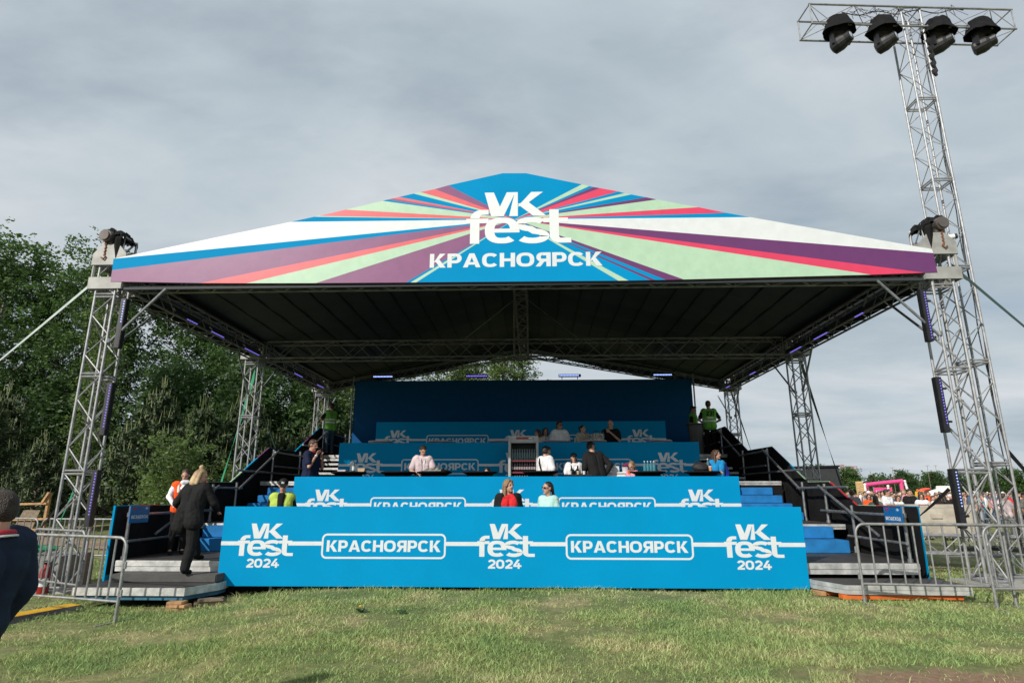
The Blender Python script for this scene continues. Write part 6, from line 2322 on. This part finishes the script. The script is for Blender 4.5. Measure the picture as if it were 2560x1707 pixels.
# far trees beyond the crowd
FAR = 'far trees beyond the crowd'
far_list = [(59.2, 130, 6.8, 'far', 'far round tree behind the middle right tower', .9), (46.0, 130, 7.6, 'far2', 'far tree tip above the right railing', .8), (65.2, 130, 6.3, 'far', 'far dense tree just left of the striped column', 1.0), (67.0, 131, 5.0, 'far2', 'far low tree at the foot of the dense tree', 1.2),
            (72.6, 135, 5.9, 'pine', 'far lone conifer left of the pink frame', .95), (75.4, 137, 3.9, 'far', 'far low tree right of the lone conifer', 1.4), (78.0, 138, 3.8, 'far2', 'far low tree behind the left post of the pink frame', 1.5)]
for i in range(15):
    far_list.append((81.5 + 2.9 * i + rnd.uniform(-.6, .6), 138 + rnd.uniform(-4, 5), rnd.uniform(5.2, 6.3) + .08 * i, 'far' if i % 2 else 'far2', ['far dark tree above the pink frame', 'far tree just right of the pink frame', 'far tree behind the coral inflatable', 'far tree left of the white tent', 'far tree behind the white tent', 'far tree between white tent and right tower',
                     'far tree behind the lowest violet strip of the right tower', 'far tree seen through the right front tower', 'far tree between tower and mast', 'far tree behind the left legs of the mast', 'far tree behind the light mast', 'far tree behind the right legs of the mast', 'far tree just right of the mast', 'far tree near the right edge of the frame', 'far tree at the right edge of the frame'][i], 1.15))
far_list.append((101, 120, 4.6, 'light', 'far yellowish tree behind the mast', 1.3))
for x, y, h, kd, lab, w_ in far_list:
    plant(kd, x, y, h, lab, FAR, wide=w_)
# distant wood as one mass
cen, rad = [], []
for i in range(420):
    x = rnd.uniform(-300, 240)
    y = rnd.uniform(160, 185)
    h = rnd.uniform(4.5, 7.0)
    for k in range(4):
        cen.append((x + rnd.uniform(-1.5, 1.5), y, h * (.25 + .2 * k)))
        rad.append(rnd.uniform(1.2, 2.3))
v, q = leaf_cards(cen, np.array(rad), 60000, .8)
tag(quick_mesh('distant_wood', v, q, LEAFD), 'dark band of distant wood along the horizon', 'wood', kind='stuff')

# ------------------------------------------------------------------ things beyond the crowd
t = thing('stage_box', 'dark grey boxy side stage behind the middle right tower', 'side stage', (14.0, 30, gz(14, 30)))
m = MB()
m.prism([(12.2, -.2), (14.75, -.2), (14.47, 2.72), (12.2, 2.66)], 'y', 29.6, 32)
m.build('wall', DARKGREY, t, t.location)
MB().prism([(12.1, 2.67), (14.5, 2.725), (14.5, 2.8), (12.1, 2.745)], 'y', 29.5, 32.1).build('roof_edge', BLACKP, t, t.location)
t = thing('inflatable_gate', 'pink rectangular frame gate standing among the crowd', 'gate', (30.6, 55, -.15))
m = MB()
m.tube((29.1, 55, -.2), (29.1, 55, 2.2), .13, 10)
m.tube((32.1, 55, -.2), (32.1, 55, 2.5), .16, 10)
m.path([(28.95, 55, 2.22), (30.6, 55, 2.4), (32.25, 55, 2.56)], .17, 10)
m.build('frame', PINK, t, t.location, smooth=True)
t = thing('pink_banner', 'deep pink printed banner seen through the pink frame', 'banner', (33.2, 60, -.15))
MB().box((32.4, 60, 1.0), (34.1, 60.06, 2.06), bev=.01).build('sheet', PINK, t, t.location)
m = MB()
fc = Face((32.4, 60, 1.0))
for k in range(7):
    fc.put(m, [rect(0, 0, 1, 1)], .15 + .2 * k, .15 + .2 * k + .13, .62, .8, (0, 1, 0, 1), .006)
m.build('lettering', mat("pale_pink_print", (.8, .35, .5), .5), t, t.location)
m = MB()
for x in (32.4, 34.1):
    m.tube((x, 60.1, -.2), (x, 60.1, 2.08), .04, 6)
m.build('post', STEEL, t, t.location)
for i, (x, y, h, lab) in enumerate(((32.65, 55, 2.6, 'white leaning inflatable post right of the pink frame'), (28.75, 54.6, 2.3, 'white inflatable post at the left of the pink frame'), (31.5, 56, 2.2, 'white inner post inside the pink frame'))):
    t = thing('inflatable_post', lab, 'post', (x, y, -.15), 0, 'white inflatable posts')
    MB().path([(0, 0, 0), (-.02, 0, h * .6), (-.22 if i == 0 else 0, 0, h)], [.12, .11, .09], 10).build('tube', TENT, t, smooth=True)
    MB().ell((-.22 if i == 0 else 0, 0, h + .08), (.12, .12, .12), 10, 8).build('ball_top', TENT, t, smooth=True)
t = thing('display_column', 'tall beige striped column board left of the pink frame', 'column', (26.95, 52, -.15))
b = MB()
b.prism([(-.2, 0), (.36, 0), (.22, 2.62), (-.24, 2.62)], 'y', -.15, .15)
b.build('board', BEIGE, t)
m = MB()
for k in range(16):
    z = .1 + .15 * k
    m.add([(-.2, -.156, z), (.24, -.156, z + .12), (.24, -.156, z + .155), (-.2, -.156, z + .035)], [(0, 1, 2, 3)])
m.build('stripe_print', mat("brown_print", (.30, .18, .08), .7), t)
t = thing('inflatable_figure', 'coral red inflatable shape with spread arms above the crowd', 'inflatable', (37.9, 62, -.15))
m = MB()
m.path([(0, 0, 0), (-.02, 0, 1.0), (.05, 0, 1.85)], [.26, .24, .2], 10)
m.path([(-.35, 0, 2.0), (-.1, 0, 1.86), (.15, 0, 1.93), (.55, 0, 2.05), (.95, 0, 2.09)], [.10, .15, .2, .15, .11], 10)
remesh(m, 'body', CORAL, t, .05, 2)
t = thing('event_tent', 'white peaked tent beyond the crowd left of the right tower', 'tent', (42.2, 66, -.15))
m = MB()
m.add([(-1.25, -1, 1.62), (1.3, -1, 1.7), (1.3, 1, 1.7), (-1.25, 1, 1.62), (-.2, 0, 2.12), (1.1, 0, 2.16)], [(0, 1, 5, 4), (1, 2, 5), (2, 3, 4, 5), (3, 0, 4), (3, 2, 1, 0)])
m.build('roof', TENT, t)
m = MB()
for x in (-1.2, 1.25):
    for y in (-.95, .95):
        m.tube((x, y, 0), (x, y, 1.63), .04, 6)
m.build('leg', STEEL, t)
MB().box((-1.2, .97, .1), (1.25, 1.0, 1.62)).build('back_wall', TENT, t)
for i, (x, y, w_, h, mt, lab) in enumerate(((35.6, 58, .7, 1.85, YELLOW, 'yellow kiosk roof just right of the pink frame'), (46.6, 72, 1.0, 2.5, TENT, 'small white cabin behind the white tent'), (22.8, 50, 3.2, 1.75, C_PALEBLUE, 'pale blue awning at the foot of the railing'), (32.4, 50, .6, 1.4, YELLOW, 'yellow crate-like booth in the crowd below the coral inflatable'))):
    t = thing('kiosk', lab, 'kiosk', (x, y, -.15), 0, 'kiosks beyond the crowd')
    MB().box((-w_ * .45, -.5, 0), (w_ * .45, .5, h * .72), bev=.02).build('wall', TENT if mt is not YELLOW else mt, t)
    MB().prism([(-w_ / 2, h * .73), (w_ / 2, h * .73), (w_ * .36, h), (-w_ * .36, h)], 'y', -.6, .6).build('roof', mt, t)
    MB().box((-w_ * .3, -.52, h * .35), (w_ * .3, -.503, h * .6)).build('counter_opening', DARKGREY, t)
for i, (x, y, h, lab) in enumerate(((76.8, 134, 7.0, 'thin lamp post right of the lone conifer'), (84.2, 134, 7.4, 'thin twin-armed lamp post above the pink frame'), (88.5, 138, 7.6, 'thin pole left of the right tower'))):
    t = thing('lamp_post', lab, 'lamp post', (x, y, -.15), 0, 'lamp posts along the horizon')
    MB().tube((0, 0, 0), (0, 0, h), .07, 6, .04).build('pole', WOODD, t)
    MB().box((-.45, -.04, h - .02), (.45, .04, h + .04)).build('lamp_arm', STEEL, t)
t = thing('lattice_chimney', 'red and white lattice mast far above the dense tree', 'mast', (75.2, 150, -.15))
m = MB()
truss(m, (-.9, 0, 0), (-.9, 0, 8.4), .7, .07, .04)
m.build('tower_section', mat("red_white", (.45, .2, .2), .6), t)
m = MB()
truss(m, (1.3, 0, 0), (1.3, 0, 8.0), 1.7, .10, .07)
m.build('tower_section', mat("red_white_two", (.40, .2, .2), .6), t)

# wooden easel at the edge of the wood
t = thing('wooden_easel', 'raw wooden easel-like rack by the left edge, behind the far barrier', 'rack', (-17.5, 21.5, gz(-17.5, 21.5)))
m = MB()
m.box((.2, -.05, 0), (.30, .05, 1.55), bev=.01)
m.build('post', WOOD, t)
m = MB()
m.path([(-.9, -.02, 1.15), (.26, -.07, 1.18)], .05, 4)
m.path([(-1.1, -.02, .62), (.6, -.07, .66)], .05, 4)
m.path([(-1.1, -.02, .28), (.5, -.07, .30)], .05, 4)
m.path([(.1, -.09, 1.2), (.28, -.08, 1.56)], .05, 4)
m.build('crossbar', WOOD, t)
MB().prism([(-1.0, .0), (-.25, .0), (.0, .95), (-.6, .95)], 'y', .0, .05).build('board', WOODD, t)

# ------------------------------------------------------------------ the far crowd as one mass
cv, cf, cmi = [], [], []
CM = [C_WHITE, C_BLACK, C_NAVY, C_GREY, C_RED, C_CREAM, C_DENIM, C_PINK, cloth('teal', (.02, .22, .30)), C_LIME, SKIN, HAIRB, HAIRM, HAIRL, C_ORANGE, C_PALEBLUE]
box_ = MB()


def far_person(x, y, h):
    z = gz(x, y)
    s = h / 1.75
    a = rnd.uniform(0, 6.28)
    ca_, sa_ = math.cos(a), math.sin(a)

    def e(dx, dz, rx, ry, rz, mi):
        box_.ell((x + dx * ca_ * s, y + dx * sa_ * s, z + dz * s), (rx * s, ry * s, rz * s), 7, 5, M.Rotation(a, 3, 'Z'), mi)
    top = rnd.choice([0, 0, 0, 1, 1, 1, 2, 2, 3, 3, 4, 5, 6, 6, 7, 8, 9, 14, 15])
    leg = rnd.choice([1, 2, 3, 6, 5])
    e(0, 1.20, .20, .13, .33, top)
    e(-.22, 1.18, .065, .07, .30, top if rnd.random() < .5 else 10)
    e(.22, 1.18, .065, .07, .30, top if rnd.random() < .5 else 10)
    e(-.09, .48, .085, .09, .50, leg)
    e(.09, .48, .085, .09, .50, leg)
    e(0, 1.60, .085, .095, .12, 10)
    hc = rnd.choice([11, 11, 12, 12, 11, 13, 0])
    box_.ell((x, y + .02, z + 1.645 * s), (.095 * s, .10 * s, .09 * s), 7, 5, None, hc)
    if rnd.random() < .4:
        box_.ell((x, y + .05, z + 1.50 * s), (.10 * s, .07 * s, .17 * s), 7, 5, None, hc)


for i in range(430):
    y = rnd.uniform(27, 68)
    x = y * rnd.uniform(.49, .96)
    far_person(x, y, rnd.uniform(1.55, 1.85))
tag(box_.build('crowd', CM, smooth=True), 'dense far crowd of festival visitors beyond the concrete blocks', 'crowd', kind='stuff')
